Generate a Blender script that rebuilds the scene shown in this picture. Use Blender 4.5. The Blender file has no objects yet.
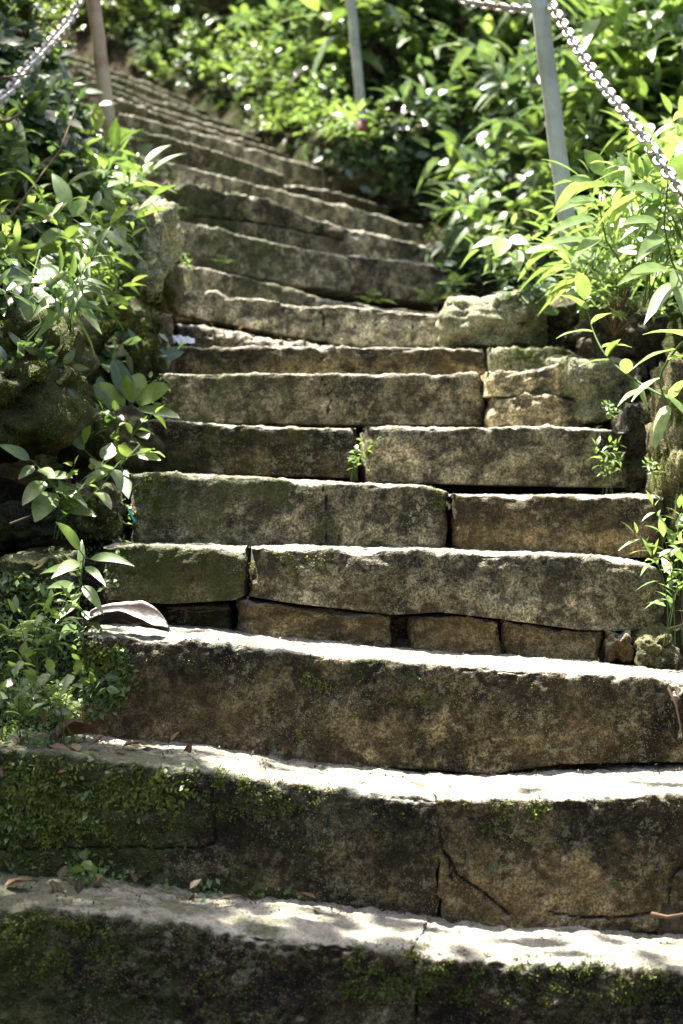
import bpy, math, random
from mathutils import Vector, Matrix, noise
from mathutils.bvhtree import BVHTree

sc = bpy.context.scene
C = sc.collection
F = 2000.0; CX = 341.5; CY = 512.0; CH = 1.2

def P(px, py, d):
    return Vector(((px-CX)/F*d, d, CH+(CY-py)/F*d))
def proj(p):
    return (CX+p.x/p.y*F, CY-(p.z-CH)/p.y*F)

# ------------------------------------------------------------------ materials
def newmat(name):
    m = bpy.data.materials.new(name); m.use_nodes = True
    nt = m.node_tree; nt.nodes.clear()
    out = nt.nodes.new('ShaderNodeOutputMaterial')
    return m, nt, out
class NT:
    def __init__(s, nt): s.nt = nt
    def n(s, t, **k):
        o = s.nt.nodes.new(t)
        for a, v in k.items(): setattr(o, a, v)
        return o
    def l(s, a, b): s.nt.links.new(a, b)
    def noise(s, vec, scale, detail=6, rough=.6, dist=0):
        o = s.n('ShaderNodeTexNoise'); o.inputs['Scale'].default_value = scale
        o.inputs['Detail'].default_value = detail; o.inputs['Roughness'].default_value = rough
        o.inputs['Distortion'].default_value = dist
        s.l(vec, o.inputs['Vector']); return o.outputs['Fac']
    def ramp(s, fac, stops):
        o = s.n('ShaderNodeValToRGB'); e = o.color_ramp.elements
        while len(e) < len(stops): e.new(.5)
        for i, (p, c) in enumerate(stops):
            e[i].position = p; e[i].color = (c[0], c[1], c[2], 1) if hasattr(c, '__len__') else (c, c, c, 1)
        s.l(fac, o.inputs[0]); return o.outputs[0]
    def mix(s, fac, a, b, bt='MIX'):
        o = s.n('ShaderNodeMix', data_type='RGBA', blend_type=bt)
        for v, i in ((fac, 0), (a, 6), (b, 7)):
            if hasattr(v, 'default_value'): s.l(v, o.inputs[i])
            elif hasattr(v, '__len__'): o.inputs[i].default_value = (v[0], v[1], v[2], 1)
            else: o.inputs[i].default_value = v
        return o.outputs[2]
    def math(s, op, a, b=0.0, clamp=False):
        o = s.n('ShaderNodeMath', operation=op, use_clamp=clamp)
        for v, i in ((a, 0), (b, 1)):
            if hasattr(v, 'default_value'): s.l(v, o.inputs[i])
            else: o.inputs[i].default_value = v
        return o.outputs[0]
    def maprange(s, v, a, b, c=0, d=1):
        o = s.n('ShaderNodeMapRange'); s.l(v, o.inputs[0])
        for i, x in enumerate((a, b, c, d)): o.inputs[i+1].default_value = x
        return o.outputs[0]
    def bump(s, h, strength, dist, normal=None):
        o = s.n('ShaderNodeBump'); o.inputs['Strength'].default_value = strength
        o.inputs['Distance'].default_value = dist
        s.l(h, o.inputs['Height'])
        if normal: s.l(normal, o.inputs['Normal'])
        return o.outputs[0]
    def principled(s, out, col, rough=.8, normal=None, spec=.3):
        b = s.n('ShaderNodeBsdfPrincipled')
        if hasattr(col, 'default_value'): s.l(col, b.inputs['Base Color'])
        else: b.inputs['Base Color'].default_value = (*col, 1)
        if hasattr(rough, 'default_value'): s.l(rough, b.inputs['Roughness'])
        else: b.inputs['Roughness'].default_value = rough
        b.inputs['Specular IOR Level'].default_value = spec
        if normal: s.l(normal, b.inputs['Normal'])
        s.l(b.outputs[0], out.inputs[0]); return b

def stone_mat(name, lo, hi, moss=.5, top=(.41, .385, .31), rust=0.0, lichen=.5, mosscol=(.048, .060, .012), leftmoss=True, crust=0.0):
    rl_amt = 1.0 if crust > 0 else 0.0
    m, nt, out = newmat(name); N = NT(nt)
    g = N.n('ShaderNodeNewGeometry'); pos = g.outputs['Position']
    sep = N.n('ShaderNodeSeparateXYZ'); N.l(pos, sep.inputs[0])
    big = N.noise(pos, 5.5, 4, .62, .4)
    col = N.ramp(big, [(.34, lo), (.52, tuple((a+b)/2 for a, b in zip(lo, hi))), (.68, hi)])
    mid = N.noise(pos, 30, 4, .72)
    col = N.mix(1.0, col, N.ramp(mid, [(.32, .45), (.5, .95), (.68, 1.5)]), 'MULTIPLY')
    fine = N.noise(pos, 210, 2, .75)
    col = N.mix(1.0, col, N.ramp(fine, [(.36, .34), (.5, .95), (.63, 2.0)]), 'MULTIPLY')
    rl = N.n('ShaderNodeAttribute', attribute_name='relief_shade')
    col = N.mix(rl_amt, col, N.mix(1.0, col, N.ramp(rl.outputs['Fac'], [(.25, .42), (.5, .97), (.78, 1.4)]), 'MULTIPLY'))  # pits darkened, high spots lightened: occlusion shading painted into the colour
    # vertical water stains
    mp = N.n('ShaderNodeMapping'); mp.inputs['Scale'].default_value = (14, 14, 1.5); N.l(pos, mp.inputs[0])
    st = N.noise(mp.outputs[0], 1.0, 2, .6)
    col = N.mix(N.ramp(st, [(.54, 0), (.68, .4)]), col, (lo[0]*.35, lo[1]*.35, lo[2]*.35))
    if rust > 0:
        rn = N.noise(pos, 3.3, 5, .6, .5)
        col = N.mix(N.math('MULTIPLY', N.ramp(rn, [(.42, 0), (.62, 1)]), rust), col, (.19, .128, .052))
    # algae crust on the upper part of a face, ragged lower edge; bare stone below
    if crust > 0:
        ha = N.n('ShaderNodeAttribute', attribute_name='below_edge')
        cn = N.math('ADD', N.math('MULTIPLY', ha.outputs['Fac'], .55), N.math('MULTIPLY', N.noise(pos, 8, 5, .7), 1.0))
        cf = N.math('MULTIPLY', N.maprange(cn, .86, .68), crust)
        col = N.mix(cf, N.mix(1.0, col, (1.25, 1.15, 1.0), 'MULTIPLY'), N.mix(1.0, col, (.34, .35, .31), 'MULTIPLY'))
    # lichen and pale mineral flecks
    lf = N.noise(pos, 62, 3, .75)
    lm = N.noise(pos, 9, 1, .6)
    lich = N.math('MULTIPLY', N.ramp(lf, [(.55, 0), (.60, 1)]), N.ramp(lm, [(.42, 0), (.62, lichen)]))
    col = N.mix(N.math('MULTIPLY', lich, .7), col, (.34, .33, .20))
    wn = N.n('ShaderNodeTexVoronoi'); wn.inputs['Scale'].default_value = 210; N.l(pos, wn.inputs['Vector'])
    col = N.mix(N.math('MULTIPLY', N.ramp(wn.outputs['Distance'], [(.14, 1), (.22, 0)]), N.ramp(lm, [(.35, .1), (.65, .75)])), col, (.42, .40, .30))
    # upward faces blended to the paler top colour
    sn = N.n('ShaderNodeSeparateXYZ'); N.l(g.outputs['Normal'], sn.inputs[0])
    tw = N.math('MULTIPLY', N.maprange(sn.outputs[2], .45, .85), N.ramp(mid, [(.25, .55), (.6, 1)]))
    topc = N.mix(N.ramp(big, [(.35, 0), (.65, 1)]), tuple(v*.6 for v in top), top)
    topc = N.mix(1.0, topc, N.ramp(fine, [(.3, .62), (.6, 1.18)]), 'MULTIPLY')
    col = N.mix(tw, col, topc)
    # moss
    mn = N.noise(pos, 13, 5, .74)
    mb = N.noise(pos, 2.6, 1, .5)
    bias = N.math('ADD', N.math('MULTIPLY', mb, .5), N.math('MULTIPLY', mn, .75))
    if leftmoss:
        lx = N.maprange(sep.outputs[0], -.55, .25, .13, -.02)
        bias = N.math('ADD', bias, lx)
    th = .84-.24*moss
    mf = N.maprange(bias, th-.02, th+.07)
    mossn = N.noise(pos, 260, 1, .7)
    mc = N.mix(mossn, tuple(v*.35 for v in mosscol), tuple(v*1.7 for v in mosscol))
    col = N.mix(N.math('MULTIPLY', mf, .68, True), col, mc)
    ck = N.n('ShaderNodeAttribute', attribute_name='crack')
    col = N.mix(N.math('MULTIPLY', N.maprange(ck.outputs['Fac'], .25, .6), .92), col, (.012, .010, .006))
    h = N.math('ADD', N.math('MULTIPLY', mid, .7), N.math('MULTIPLY', fine, .42))
    nb = N.bump(h, 1.0, .018)
    N.principled(out, col, .88, nb, .25)
    return m

M = {}
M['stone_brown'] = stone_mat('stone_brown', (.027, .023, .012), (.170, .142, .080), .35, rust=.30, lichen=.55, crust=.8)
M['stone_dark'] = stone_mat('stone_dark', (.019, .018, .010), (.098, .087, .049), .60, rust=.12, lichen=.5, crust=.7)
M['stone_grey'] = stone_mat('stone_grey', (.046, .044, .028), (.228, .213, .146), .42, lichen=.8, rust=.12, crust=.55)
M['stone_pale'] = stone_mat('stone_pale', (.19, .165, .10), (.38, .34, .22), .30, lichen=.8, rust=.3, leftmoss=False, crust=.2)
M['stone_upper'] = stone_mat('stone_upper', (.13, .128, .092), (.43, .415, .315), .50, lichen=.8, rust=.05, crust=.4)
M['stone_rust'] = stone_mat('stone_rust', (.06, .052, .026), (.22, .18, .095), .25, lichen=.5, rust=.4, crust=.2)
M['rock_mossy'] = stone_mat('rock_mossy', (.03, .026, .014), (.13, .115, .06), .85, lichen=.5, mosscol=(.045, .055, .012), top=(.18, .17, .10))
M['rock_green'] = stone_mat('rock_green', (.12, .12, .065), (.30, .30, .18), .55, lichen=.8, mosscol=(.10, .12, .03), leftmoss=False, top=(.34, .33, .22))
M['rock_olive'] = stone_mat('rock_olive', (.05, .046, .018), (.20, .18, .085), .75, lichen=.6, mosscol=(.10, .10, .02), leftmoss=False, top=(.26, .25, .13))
M['rock_dark'] = stone_mat('rock_dark', (.022, .019, .011), (.085, .07, .04), .6, top=(.12, .11, .07), lichen=.3)

def soil_mat():
    m, nt, out = newmat('forest_soil'); N = NT(nt)
    g = N.n('ShaderNodeNewGeometry'); pos = g.outputs['Position']
    a = N.noise(pos, 8, 4, .7); b = N.noise(pos, 60, 3, .75)
    col = N.ramp(a, [(.3, (.018, .014, .009)), (.5, (.045, .034, .02)), (.66, (.09, .065, .038)), (.8, (.16, .12, .07))])
    col = N.mix(1.0, col, N.ramp(b, [(.3, .4), (.7, 1.6)]), 'MULTIPLY')
    mo = N.noise(pos, 3.1, 4, .7)
    col = N.mix(N.ramp(mo, [(.46, 0), (.6, .75)]), col, N.mix(b, (.012, .018, .005), (.05, .07, .016)))
    h = N.math('ADD', a, N.math('MULTIPLY', b, .5))
    N.principled(out, col, .95, N.bump(h, 1, .03), .1)
    return m
M['soil'] = soil_mat()

def metal_mat(name, c0, c1, rough, metallic, rustc=None, scale=30):
    m, nt, out = newmat(name); N = NT(nt)
    g = N.n('ShaderNodeNewGeometry'); pos = g.outputs['Position']
    a = N.noise(pos, scale, 6, .65); b = N.noise(pos, 6, 4, .6)
    col = N.mix(a, c0, c1)
    if rustc: col = N.mix(N.ramp(b, [(.45, 0), (.62, .85)]), col, rustc)
    p = N.principled(out, col, N.maprange(a, .3, .7, rough-.08, rough+.12), N.bump(a, .3, .002), .5)
    p.inputs['Metallic'].default_value = metallic
    return m
M['galv'] = metal_mat('galvanised_steel', (.30, .34, .29), (.52, .56, .50), .45, .1, (.24, .25, .19))
M['galv_rusty'] = metal_mat('weathered_steel', (.42, .33, .23), (.56, .45, .33), .5, 0, (.30, .19, .12))
M['chain'] = metal_mat('chain_steel', (.28, .28, .27), (.46, .46, .44), .45, .5, (.26, .22, .17))
M['red'] = metal_mat('red_paint', (.10, .03, .02), (.18, .05, .035), .6, 0)

# ------------------------------------------------------------------ object helpers
def tag(o, label=None, cat=None, group=None, kind=None):
    if label: o['label'] = label
    if cat: o['category'] = cat
    if group: o['group'] = group
    if kind: o['kind'] = kind
    return o
def empty(name, loc=(0, 0, 0), rz=0):
    o = bpy.data.objects.new(name, None); C.objects.link(o)
    o.location = loc; o.rotation_euler = (0, 0, rz); o.empty_display_size = .05
    return o
BV = []; BF = []
def solid(vs, fs):
    o = len(BV); BV.extend(tuple(v) for v in vs); BF.extend(tuple(i+o for i in f) for f in fs)
def mesh_obj(name, vs, fs, mat, parent=None, smooth=True, attrs=None):
    me = bpy.data.meshes.new(name); me.from_pydata(vs, [], fs)
    if smooth: me.polygons.foreach_set('use_smooth', [True]*len(fs))
    if mat: me.materials.append(mat)
    for nm, (dom, dat) in (attrs or {}).items():
        a = me.attributes.new(nm, 'FLOAT', dom); a.data.foreach_set('value', dat)
    me.update()
    o = bpy.data.objects.new(name, me); C.objects.link(o)
    if parent: o.parent = parent
    return o

def lerp_pl(pl, x):
    if x <= pl[0][0]: return pl[0][1:]
    for a, b in zip(pl, pl[1:]):
        if x <= b[0]:
            t = (x-a[0])/max(1e-6, b[0]-a[0])
            return tuple(u+(v-u)*t for u, v in zip(a[1:], b[1:]))
    return pl[-1][1:]
def segdist(p, a, b):
    ax, ay = a; bx, by = b; dx, dy = bx-ax, by-ay
    L = dx*dx+dy*dy; t = 0 if L == 0 else max(0, min(1, ((p[0]-ax)*dx+(p[1]-ay)*dy)/L))
    return math.hypot(p[0]-ax-t*dx, p[1]-ay-t*dy)

def block(parent, top, bot=None, h=.2, depth=.42, r=.011, re=.02, seed=0, amp=1.0, res=.006, mat='stone_brown',
          grooves=(), gw=1.8, gd=.014, name='stone_block', drop=.0, chip=1.0, setback=0.0):
    """top: (px,py,d) along the worn front edge; bot: optional (px,py) of the lower edge of the face."""
    w3 = [P(*t) for t in top]
    L = sum((b-a).length for a, b in zip(w3, w3[1:]))
    n = max(8, int(L/res))
    xs0, xs1 = top[0][0], top[-1][0]
    pl = [tuple(t) for t in top]
    line = []
    for i in range(n+1):
        px = xs0+(xs1-xs0)*i/n
        py, d = lerp_pl(pl, px)
        line.append([px, py, d])
    w = max(1, int(.025/L*n))
    sm = []
    for i in range(n+1):
        k = [line[min(n, max(0, j))] for j in range(i-w, i+w+1)]
        sm.append((line[i][0], sum(q[1] for q in k)/len(k), sum(q[2] for q in k)/len(k)))
    pts = [P(*q) for q in sm]
    chord = pts[-1]-pts[0]; chord.z = 0; chord.normalize()
    back = Vector((-chord.y, chord.x, 0))
    if back.y < 0: back = -back
    if setback: pts = [p+back*setback for p in pts]
    nf = max(6, int(h/res)); na = 5; nt_ = max(6, int(depth/(res*2)))
    so = Vector((seed*3.17, seed*1.31, seed*.77))
    vs = []; rows = None; att = []; crk = []; rel = []
    acc = 0; up_ = Vector((0, 0, 1))
    lat = (pts[-1]-pts[0]).normalized()
    for i, p in enumerate(pts):
        if i: acc += (p-pts[i-1]).length
        e = min(acc, L-acc)
        eo = 0
        rr_ = re*(1.1+.9*noise.noise(p*9+so))
        if e < rr_: eo = rr_-math.sqrt(max(0, rr_*rr_-(rr_-e)**2))
        hh = h
        if bot:
            by = lerp_pl(bot, sm[i][0])[0]
            hh = p.z-(CH+(CY-by)/F*p.y)
        sec = []
        for j in range(nf+1):
            t = j/nf; sec.append((0, -hh+(hh-r)*t, 0))
        for j in range(1, na+1):
            a = j/na*math.pi/2; sec.append((r-r*math.cos(a), -r+r*math.sin(a), a))
        for j in range(1, nt_+1):
            t = j/nt_; sec.append((r+(depth-r)*t, -drop*t, math.pi/2))
        sec.append((depth, -hh, 4)); 
        rows = len(sec)
        for (b, z, a) in sec:
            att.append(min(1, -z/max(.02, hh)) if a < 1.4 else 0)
            eo2 = eo if b < depth*.9 else 0
            q = p+back*(b+eo2*(1 if a < 1.5 else .0))+Vector((0, 0, z))
            if a == 4: vs.append(q); crk.append(0); rel.append(.5); continue
            nr = -back*math.cos(a)+Vector((0, 0, math.sin(a)))
            s = q+so; ci = len(vs)
            f1 = noise.fractal(s*7, .9, 2.1, 4); f2 = noise.fractal(s*26, .8, 2.2, 4); f3 = noise.noise(s*85)
            dsp = amp*(.0070*f1+.0050*f2+.0032*f3+.0022*noise.noise(s*160))
            rv = max(0, min(1, .5+.75*f2+.5*f3+.35*f1))
            if a > 1.5: dsp *= .65
            # front face tool marks and bulge
            if a < .2:
                dsp += amp*.003*noise.noise(Vector((s.x*26, s.y*26, s.z*9)))
            # chipped arris
            if .1 < a < 1.5 or (a <= .1 and z > -.03) or (a > 1.5 and b < .03):
                c = noise.noise(s*11)
                if c > .15: dsp -= chip*.016*(c-.15)*(1 if a > .1 else max(0, 1+z/.03))
                c = noise.noise(s*34)
                if c > .2: dsp -= chip*.012*(c-.2)*(1 if a > .1 else max(0, 1+z/.03))
            ckv = 0
            if grooves and a < 1.2:
                pp = proj(q)
                for gl in grooves:
                    if min(x[0] for x in gl)-9 < pp[0] < max(x[0] for x in gl)+9:
                        wob = 2.0*noise.noise(q*40)
                        dd = min(segdist((pp[0]+wob, pp[1]+wob*.6), u, v) for u, v in zip(gl, gl[1:]))
                        if dd < gw:
                            dsp -= gd*.6*(1-dd/gw)**.5; ckv = max(ckv, 1-dd/gw)
            q = q+nr*dsp
            if e < .05: q = q+lat*(1-e/.05)*.012*(noise.noise(Vector((3, q.z*22, seed*1.7)))+.5*noise.noise(Vector((q.y*20, q.z*60, seed))))
            vs.append(q); crk.append(ckv); rel.append(rv)
    fs = []
    for i in range(n):
        for j in range(rows):
            k = (j+1) % rows
            fs.append((i*rows+j, (i+1)*rows+j, (i+1)*rows+k, i*rows+k))
    fs.append(tuple(range(rows)))
    fs.append(tuple(n*rows+j for j in range(rows-1, -1, -1)))
    vs = [tuple(v) for v in vs]
    o = mesh_obj(name, vs, fs, M[mat], parent, True, {'below_edge': ('POINT', att), 'crack': ('POINT', crk), 'relief_shade': ('POINT', rel)})
    me = o.data
    # flat caps so that end faces do not smear the shading
    me.polygons[len(fs)-1].use_smooth = False; me.polygons[len(fs)-2].use_smooth = False
    solid(vs, fs[:-2])
    return o

def step(label, blocks, **common):
    root = empty('stone_step'); tag(root, label, 'stone step', 'steps of the old stone stairway')
    for k, b in enumerate(blocks):
        kw = dict(common); kw.update(b); 
        lb = kw.pop('label', None)
        o = block(root, **kw)
        if lb: o['label'] = lb
    return root

def recenter(root):
    """put the empty at its base without moving its children"""
    pts = [v.co for c in root.children for v in c.data.vertices]
    mn = Vector((min(p.x for p in pts), min(p.y for p in pts), min(p.z for p in pts)))
    mx = Vector((max(p.x for p in pts), max(p.y for p in pts), max(p.z for p in pts)))
    loc = Vector(((mn.x+mx.x)/2, (mn.y+mx.y)/2, mn.z))
    for c in root.children: c.data.transform(Matrix.Translation(-loc))
    root.location = loc

# ------------------------------------------------------------------ the steps
STEPS = []
def S(*a, **k):
    s = step(*a, **k); STEPS.append(s); return s

S('lowest step in view, dark mossy riser and dappled tread', [
  dict(re=.006, top=[(-60, 893, 3.0), (0, 904, 2.97), (100, 912, 2.95), (200, 928, 2.92), (300, 938, 2.9), (412, 952, 2.9)], h=.30, seed=1, res=.004),
  dict(re=.006, top=[(413, 953, 2.9), (500, 962, 2.9), (600, 966, 2.9), (683, 972, 2.9), (830, 975, 2.9)], h=.30, seed=2, res=.004, mat='stone_dark', chip=1.6),
 ], mat='stone_dark', depth=.5, r=.014, drop=.012, amp=1.25)
S('second step from the bottom with a curved white sunlit tread and cracked brown riser', [
  dict(re=.005, top=[(-60, 742, 3.25), (20, 750, 3.24), (100, 759, 3.22), (160, 766, 3.2), (250, 778, 3.2), (341, 790, 3.2), (438, 797, 3.2)], h=.22, seed=3, res=.004, mat='stone_dark',
       grooves=[[(0, 850), (90, 848), (200, 848), (215, 843), (212, 770)]], gd=.012),
  dict(re=.005, top=[(439, 797, 3.2), (520, 799, 3.2), (600, 796, 3.2), (683, 794, 3.2), (830, 786, 3.2)], h=.22, seed=4, res=.004,
       grooves=[[(438, 830), (447, 855), (458, 876), (480, 890), (510, 915)], [(683, 868), (672, 880), (668, 910)], [(447, 855), (452, 880), (447, 874)], [(548, 912), (575, 916), (610, 918), (650, 914)]], gw=2.2, gd=.016),
 ], mat='stone_brown', depth=.42, r=.012, amp=1.1)
S('third step from the bottom, one long brown slab with brilliant white front edge', [
  dict(top=[(82, 634, 3.5), (200, 639, 3.5), (260, 648, 3.5), (341, 656, 3.5), (450, 664, 3.5), (560, 671, 3.5), (683, 680, 3.5), (790, 686, 3.5)],
       bot=[(82, 752), (200, 757), (300, 764), (430, 770), (490, 775), (560, 764), (683, 762), (790, 762)], h=.19, seed=5, res=.004),
 ], mat='stone_brown', depth=.42, r=.012)
s4 = S('fourth step from the bottom, split slabs over rusty filler stones', [
  dict(re=.012, top=[(104, 546, 3.8), (180, 546, 3.8), (245, 551, 3.8)], bot=[(104, 600), (170, 604), (235, 600), (245, 596)], seed=6),
  dict(top=[(249, 549, 3.8), (341, 549, 3.8), (430, 551, 3.8), (520, 555, 3.8), (590, 556, 3.8), (640, 561, 3.8), (664, 572, 3.83)],
       bot=[(249, 597), (300, 604), (395, 615), (440, 612), (500, 619), (580, 630), (635, 631), (664, 622)], seed=7, mat='stone_grey', chip=1.7, re=.035),
  dict(name='filler_stone', top=[(240, 606, 3.86), (610, 632, 3.86)], bot=[(240, 650), (610, 676)], seed=81, mat='stone_dark', setback=.02),
  dict(name='filler_stone', top=[(166, 608, 3.84), (232, 604, 3.84)], bot=[(166, 645), (232, 645)], seed=8, mat='stone_dark', r=.012, setback=.01),
  dict(name='filler_stone', top=[(238, 600, 3.82), (300, 607, 3.82), (391, 617, 3.82)], bot=[(238, 646), (391, 650)], seed=9, mat='stone_rust', r=.012),
  dict(name='filler_stone', top=[(410, 617, 3.82), (445, 615, 3.82), (500, 623, 3.82)], bot=[(410, 655), (500, 665)], seed=10, mat='stone_rust', r=.009),
  dict(name='filler_stone', top=[(503, 622, 3.83), (570, 632, 3.82), (603, 634, 3.82)], bot=[(503, 662), (603, 675)], seed=11, mat='stone_rust', r=.009),
 ], mat='stone_dark', depth=.42, r=.010, h=.18, res=.005)
S('fifth step from the bottom, two slabs meeting at an open joint', [
  dict(top=[(130, 474, 4.1), (160, 472, 4.1), (250, 477, 4.1), (341, 482, 4.1), (430, 486, 4.1), (446, 494, 4.1)], bot=[(130, 545), (250, 549), (446, 551)], seed=12, mat='stone_grey',
       grooves=[[(323, 484), (328, 515), (325, 545)]], gw=1.6),
  dict(top=[(452, 494, 4.1), (560, 495, 4.1), (655, 494, 4.1), (664, 500, 4.1)], bot=[(452, 553), (560, 556), (664, 558)], seed=13, mat='stone_brown', chip=1.5),
 ], depth=.42, r=.009, h=.15, res=.006)
S('sixth step from the bottom, low left slab and taller pale right slab', [
  dict(top=[(144, 420, 4.42), (200, 423, 4.42), (300, 427, 4.42), (358, 430, 4.42)], bot=[(144, 472), (358, 478)], seed=14, mat='stone_dark'),
  dict(top=[(367, 427, 4.36), (430, 427, 4.36), (520, 426, 4.36), (600, 428, 4.36), (628, 432, 4.38)], bot=[(367, 482), (450, 484), (628, 488)], seed=15, mat='stone_grey', chip=1.4),
 ], depth=.42, r=.009, h=.14, res=.006)
S('seventh step from the bottom, long grey slab ending in pale stacked stones', [
  dict(top=[(160, 374, 4.7), (250, 373, 4.7), (400, 374, 4.7), (484, 374, 4.7)], bot=[(160, 423), (484, 425)], seed=16, mat='stone_grey', grooves=[[(322, 378), (330, 400), (326, 422)]], gw=1.4),
  dict(top=[(487, 374, 4.66), (530, 370, 4.66), (562, 362, 4.66), (586, 372, 4.7)], bot=[(487, 396), (586, 398)], seed=17, mat='stone_pale', chip=2, amp=1.3),
  dict(top=[(492, 397, 4.64), (520, 393, 4.64), (556, 394, 4.64), (590, 402, 4.66)], bot=[(492, 426), (590, 426)], seed=18, mat='stone_pale', chip=2, amp=1.4),
 ], depth=.42, r=.009, h=.14, res=.007)
S('eighth step from the bottom, thin brown slab with a mossy right end', [
  dict(top=[(160, 347, 5.0), (250, 346, 5.0), (400, 347, 5.0), (488, 348, 5.0)], bot=[(160, 380), (488, 380)], seed=19, mat='stone_brown'),
  dict(top=[(490, 349, 4.97), (530, 347, 4.97), (566, 345, 4.97), (576, 352, 4.99)], bot=[(490, 378), (576, 378)], seed=20, mat='rock_green', amp=1.6),
 ], depth=.42, r=.009, h=.12, res=.007)
S('ninth step from the bottom, thick slab leaning down to the right', [
  dict(top=[(174, 290, 5.3), (222, 293, 5.3), (227, 298, 5.3), (262, 297, 5.3), (292, 304, 5.3), (345, 306, 5.3), (400, 311, 5.3), (452, 314, 5.32)],
       bot=[(174, 313), (230, 324), (300, 337), (345, 345), (452, 347)], seed=21, mat='stone_upper', amp=1.2,
       grooves=[[(412, 316), (413, 342)], [(322, 312), (326, 344)]], gw=1.5),
  dict(name='filler_stone', top=[(172, 322, 5.22), (240, 331, 5.22), (300, 341, 5.22), (345, 346, 5.24)], bot=[(172, 350), (345, 354)], seed=82, mat='stone_dark', r=.03, setback=.0, amp=1.6),
 ], depth=.4, r=.009, h=.14, res=.007)
def up(label, specs, **k):
    S(label, specs, **dict(dict(depth=.40, r=.013, h=.17, res=.008, mat='stone_upper', amp=1.0, chip=.8), **k))
up('tenth step from the bottom, a thin dark slab showing just above the ninth', [dict(top=[(178, 261, 5.5), (250, 276, 5.72), (329, 299, 5.95), (392, 308, 6.1), (450, 314, 6.2)], seed=22)])
up('eleventh step from the bottom, mossy slab above the thin dark one', [
  dict(top=[(158, 217, 5.75), (215, 227, 5.9), (270, 240, 6.05), (352, 257, 6.2)], seed=23),
  dict(top=[(355, 254, 6.2), (400, 259, 6.32), (448, 268, 6.42)], seed=24, mat='stone_grey')], bot=[(158, 258), (240, 275), (352, 293), (450, 306)])
up('twelfth step from the bottom, rough crumbling blocks with deep cracks', [
  dict(top=[(160, 184, 6.05), (192, 182, 6.12), (245, 195, 6.25), (266, 199, 6.3), (290, 209, 6.38), (345, 228, 6.5)], seed=25, amp=2.2, chip=2, mat='stone_grey', grooves=[[(195, 216), (225, 219), (250, 222), (290, 228), (340, 240)]], gw=2),
  dict(top=[(348, 228, 6.5), (400, 238, 6.65), (432, 246, 6.78)], seed=26, amp=1.6)])
up('thirteenth step from the bottom, long dark smooth riser', [
  dict(top=[(136, 154, 6.35), (200, 169, 6.55), (270, 187, 6.8), (345, 205, 7.05), (426, 226, 7.35)], seed=27)])
up('fourteenth step from the bottom, pale patchy slab with a round broken end', [
  dict(top=[(130, 126, 6.65), (200, 145, 6.85), (260, 165, 7.1), (286, 175, 7.18)], seed=28, mat='stone_grey'),
  dict(top=[(289, 186, 7.15), (300, 184, 7.2), (350, 195, 7.4), (390, 206, 7.6)], seed=29, mat='stone_dark')])
up('fifteenth step from the bottom, mossy weathered slab', [
  dict(top=[(118, 110, 6.95), (200, 132, 7.2), (270, 152, 7.45), (341, 174, 7.75)], seed=30)])
up('sixteenth step from the bottom, sunlit thin edge', [dict(top=[(104, 93, 7.25), (180, 120, 7.5), (241, 139, 7.75), (285, 150, 7.9)], seed=31)], mat='stone_grey')
up('seventeenth step from the bottom, sunlit edge under the fern bank', [dict(top=[(92, 79, 7.55), (160, 108, 7.8), (226, 128, 8.05), (262, 138, 8.2)], seed=32)], mat='stone_grey')
up('eighteenth step from the bottom, narrow sunlit edge beside the left post', [dict(top=[(78, 67, 7.85), (140, 93, 8.1), (200, 113, 8.35), (236, 124, 8.5)], seed=33)])
up('nineteenth step from the bottom, thin line high on the left', [dict(top=[(64, 56, 8.15), (120, 78, 8.4), (180, 100, 8.65), (212, 112, 8.8)], seed=34)])
up('topmost step in view, almost lost among leaves', [dict(top=[(48, 44, 8.45), (110, 68, 8.7), (160, 86, 8.95), (190, 98, 9.1)], seed=35)])
for s in STEPS: recenter(s)
# ------------------------------------------------------------------ terrain
# stair lines: (left point, right point, z)
SL = []
for (l, r) in [((-60, 893, 3.0), (830, 975, 2.9)), ((-60, 742, 3.25), (830, 786, 3.2)), ((82, 634, 3.5), (790, 686, 3.5)), ((104, 546, 3.8), (664, 560, 3.83)),
               ((130, 474, 4.1), (664, 498, 4.1)), ((144, 420, 4.42), (628, 430, 4.38)), ((160, 374, 4.7), (590, 372, 4.7)), ((160, 347, 5.0), (576, 350, 4.99)),
               ((174, 290, 5.3), (480, 316, 5.32)), ((178, 261, 5.5), (450, 314, 6.2)), ((158, 217, 5.75), (448, 268, 6.42)), ((160, 184, 6.05), (432, 246, 6.78)),
               ((136, 154, 6.35), (426, 226, 7.35)), ((130, 126, 6.65), (390, 206, 7.6)), ((118, 110, 6.95), (341, 174, 7.75)), ((104, 93, 7.25), (285, 150, 7.9)),
               ((92, 79, 7.55), (262, 138, 8.2)), ((78, 67, 7.85), (236, 124, 8.5)), ((64, 56, 8.15), (212, 112, 8.8)), ((48, 44, 8.45), (190, 98, 9.1))]:
    SL.append((P(*l), P(*r)))
SL.insert(0, (SL[0][0]+Vector((-.3, -.3, -.2)), SL[0][1]+Vector((.2, -.3, -.2))))
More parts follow.
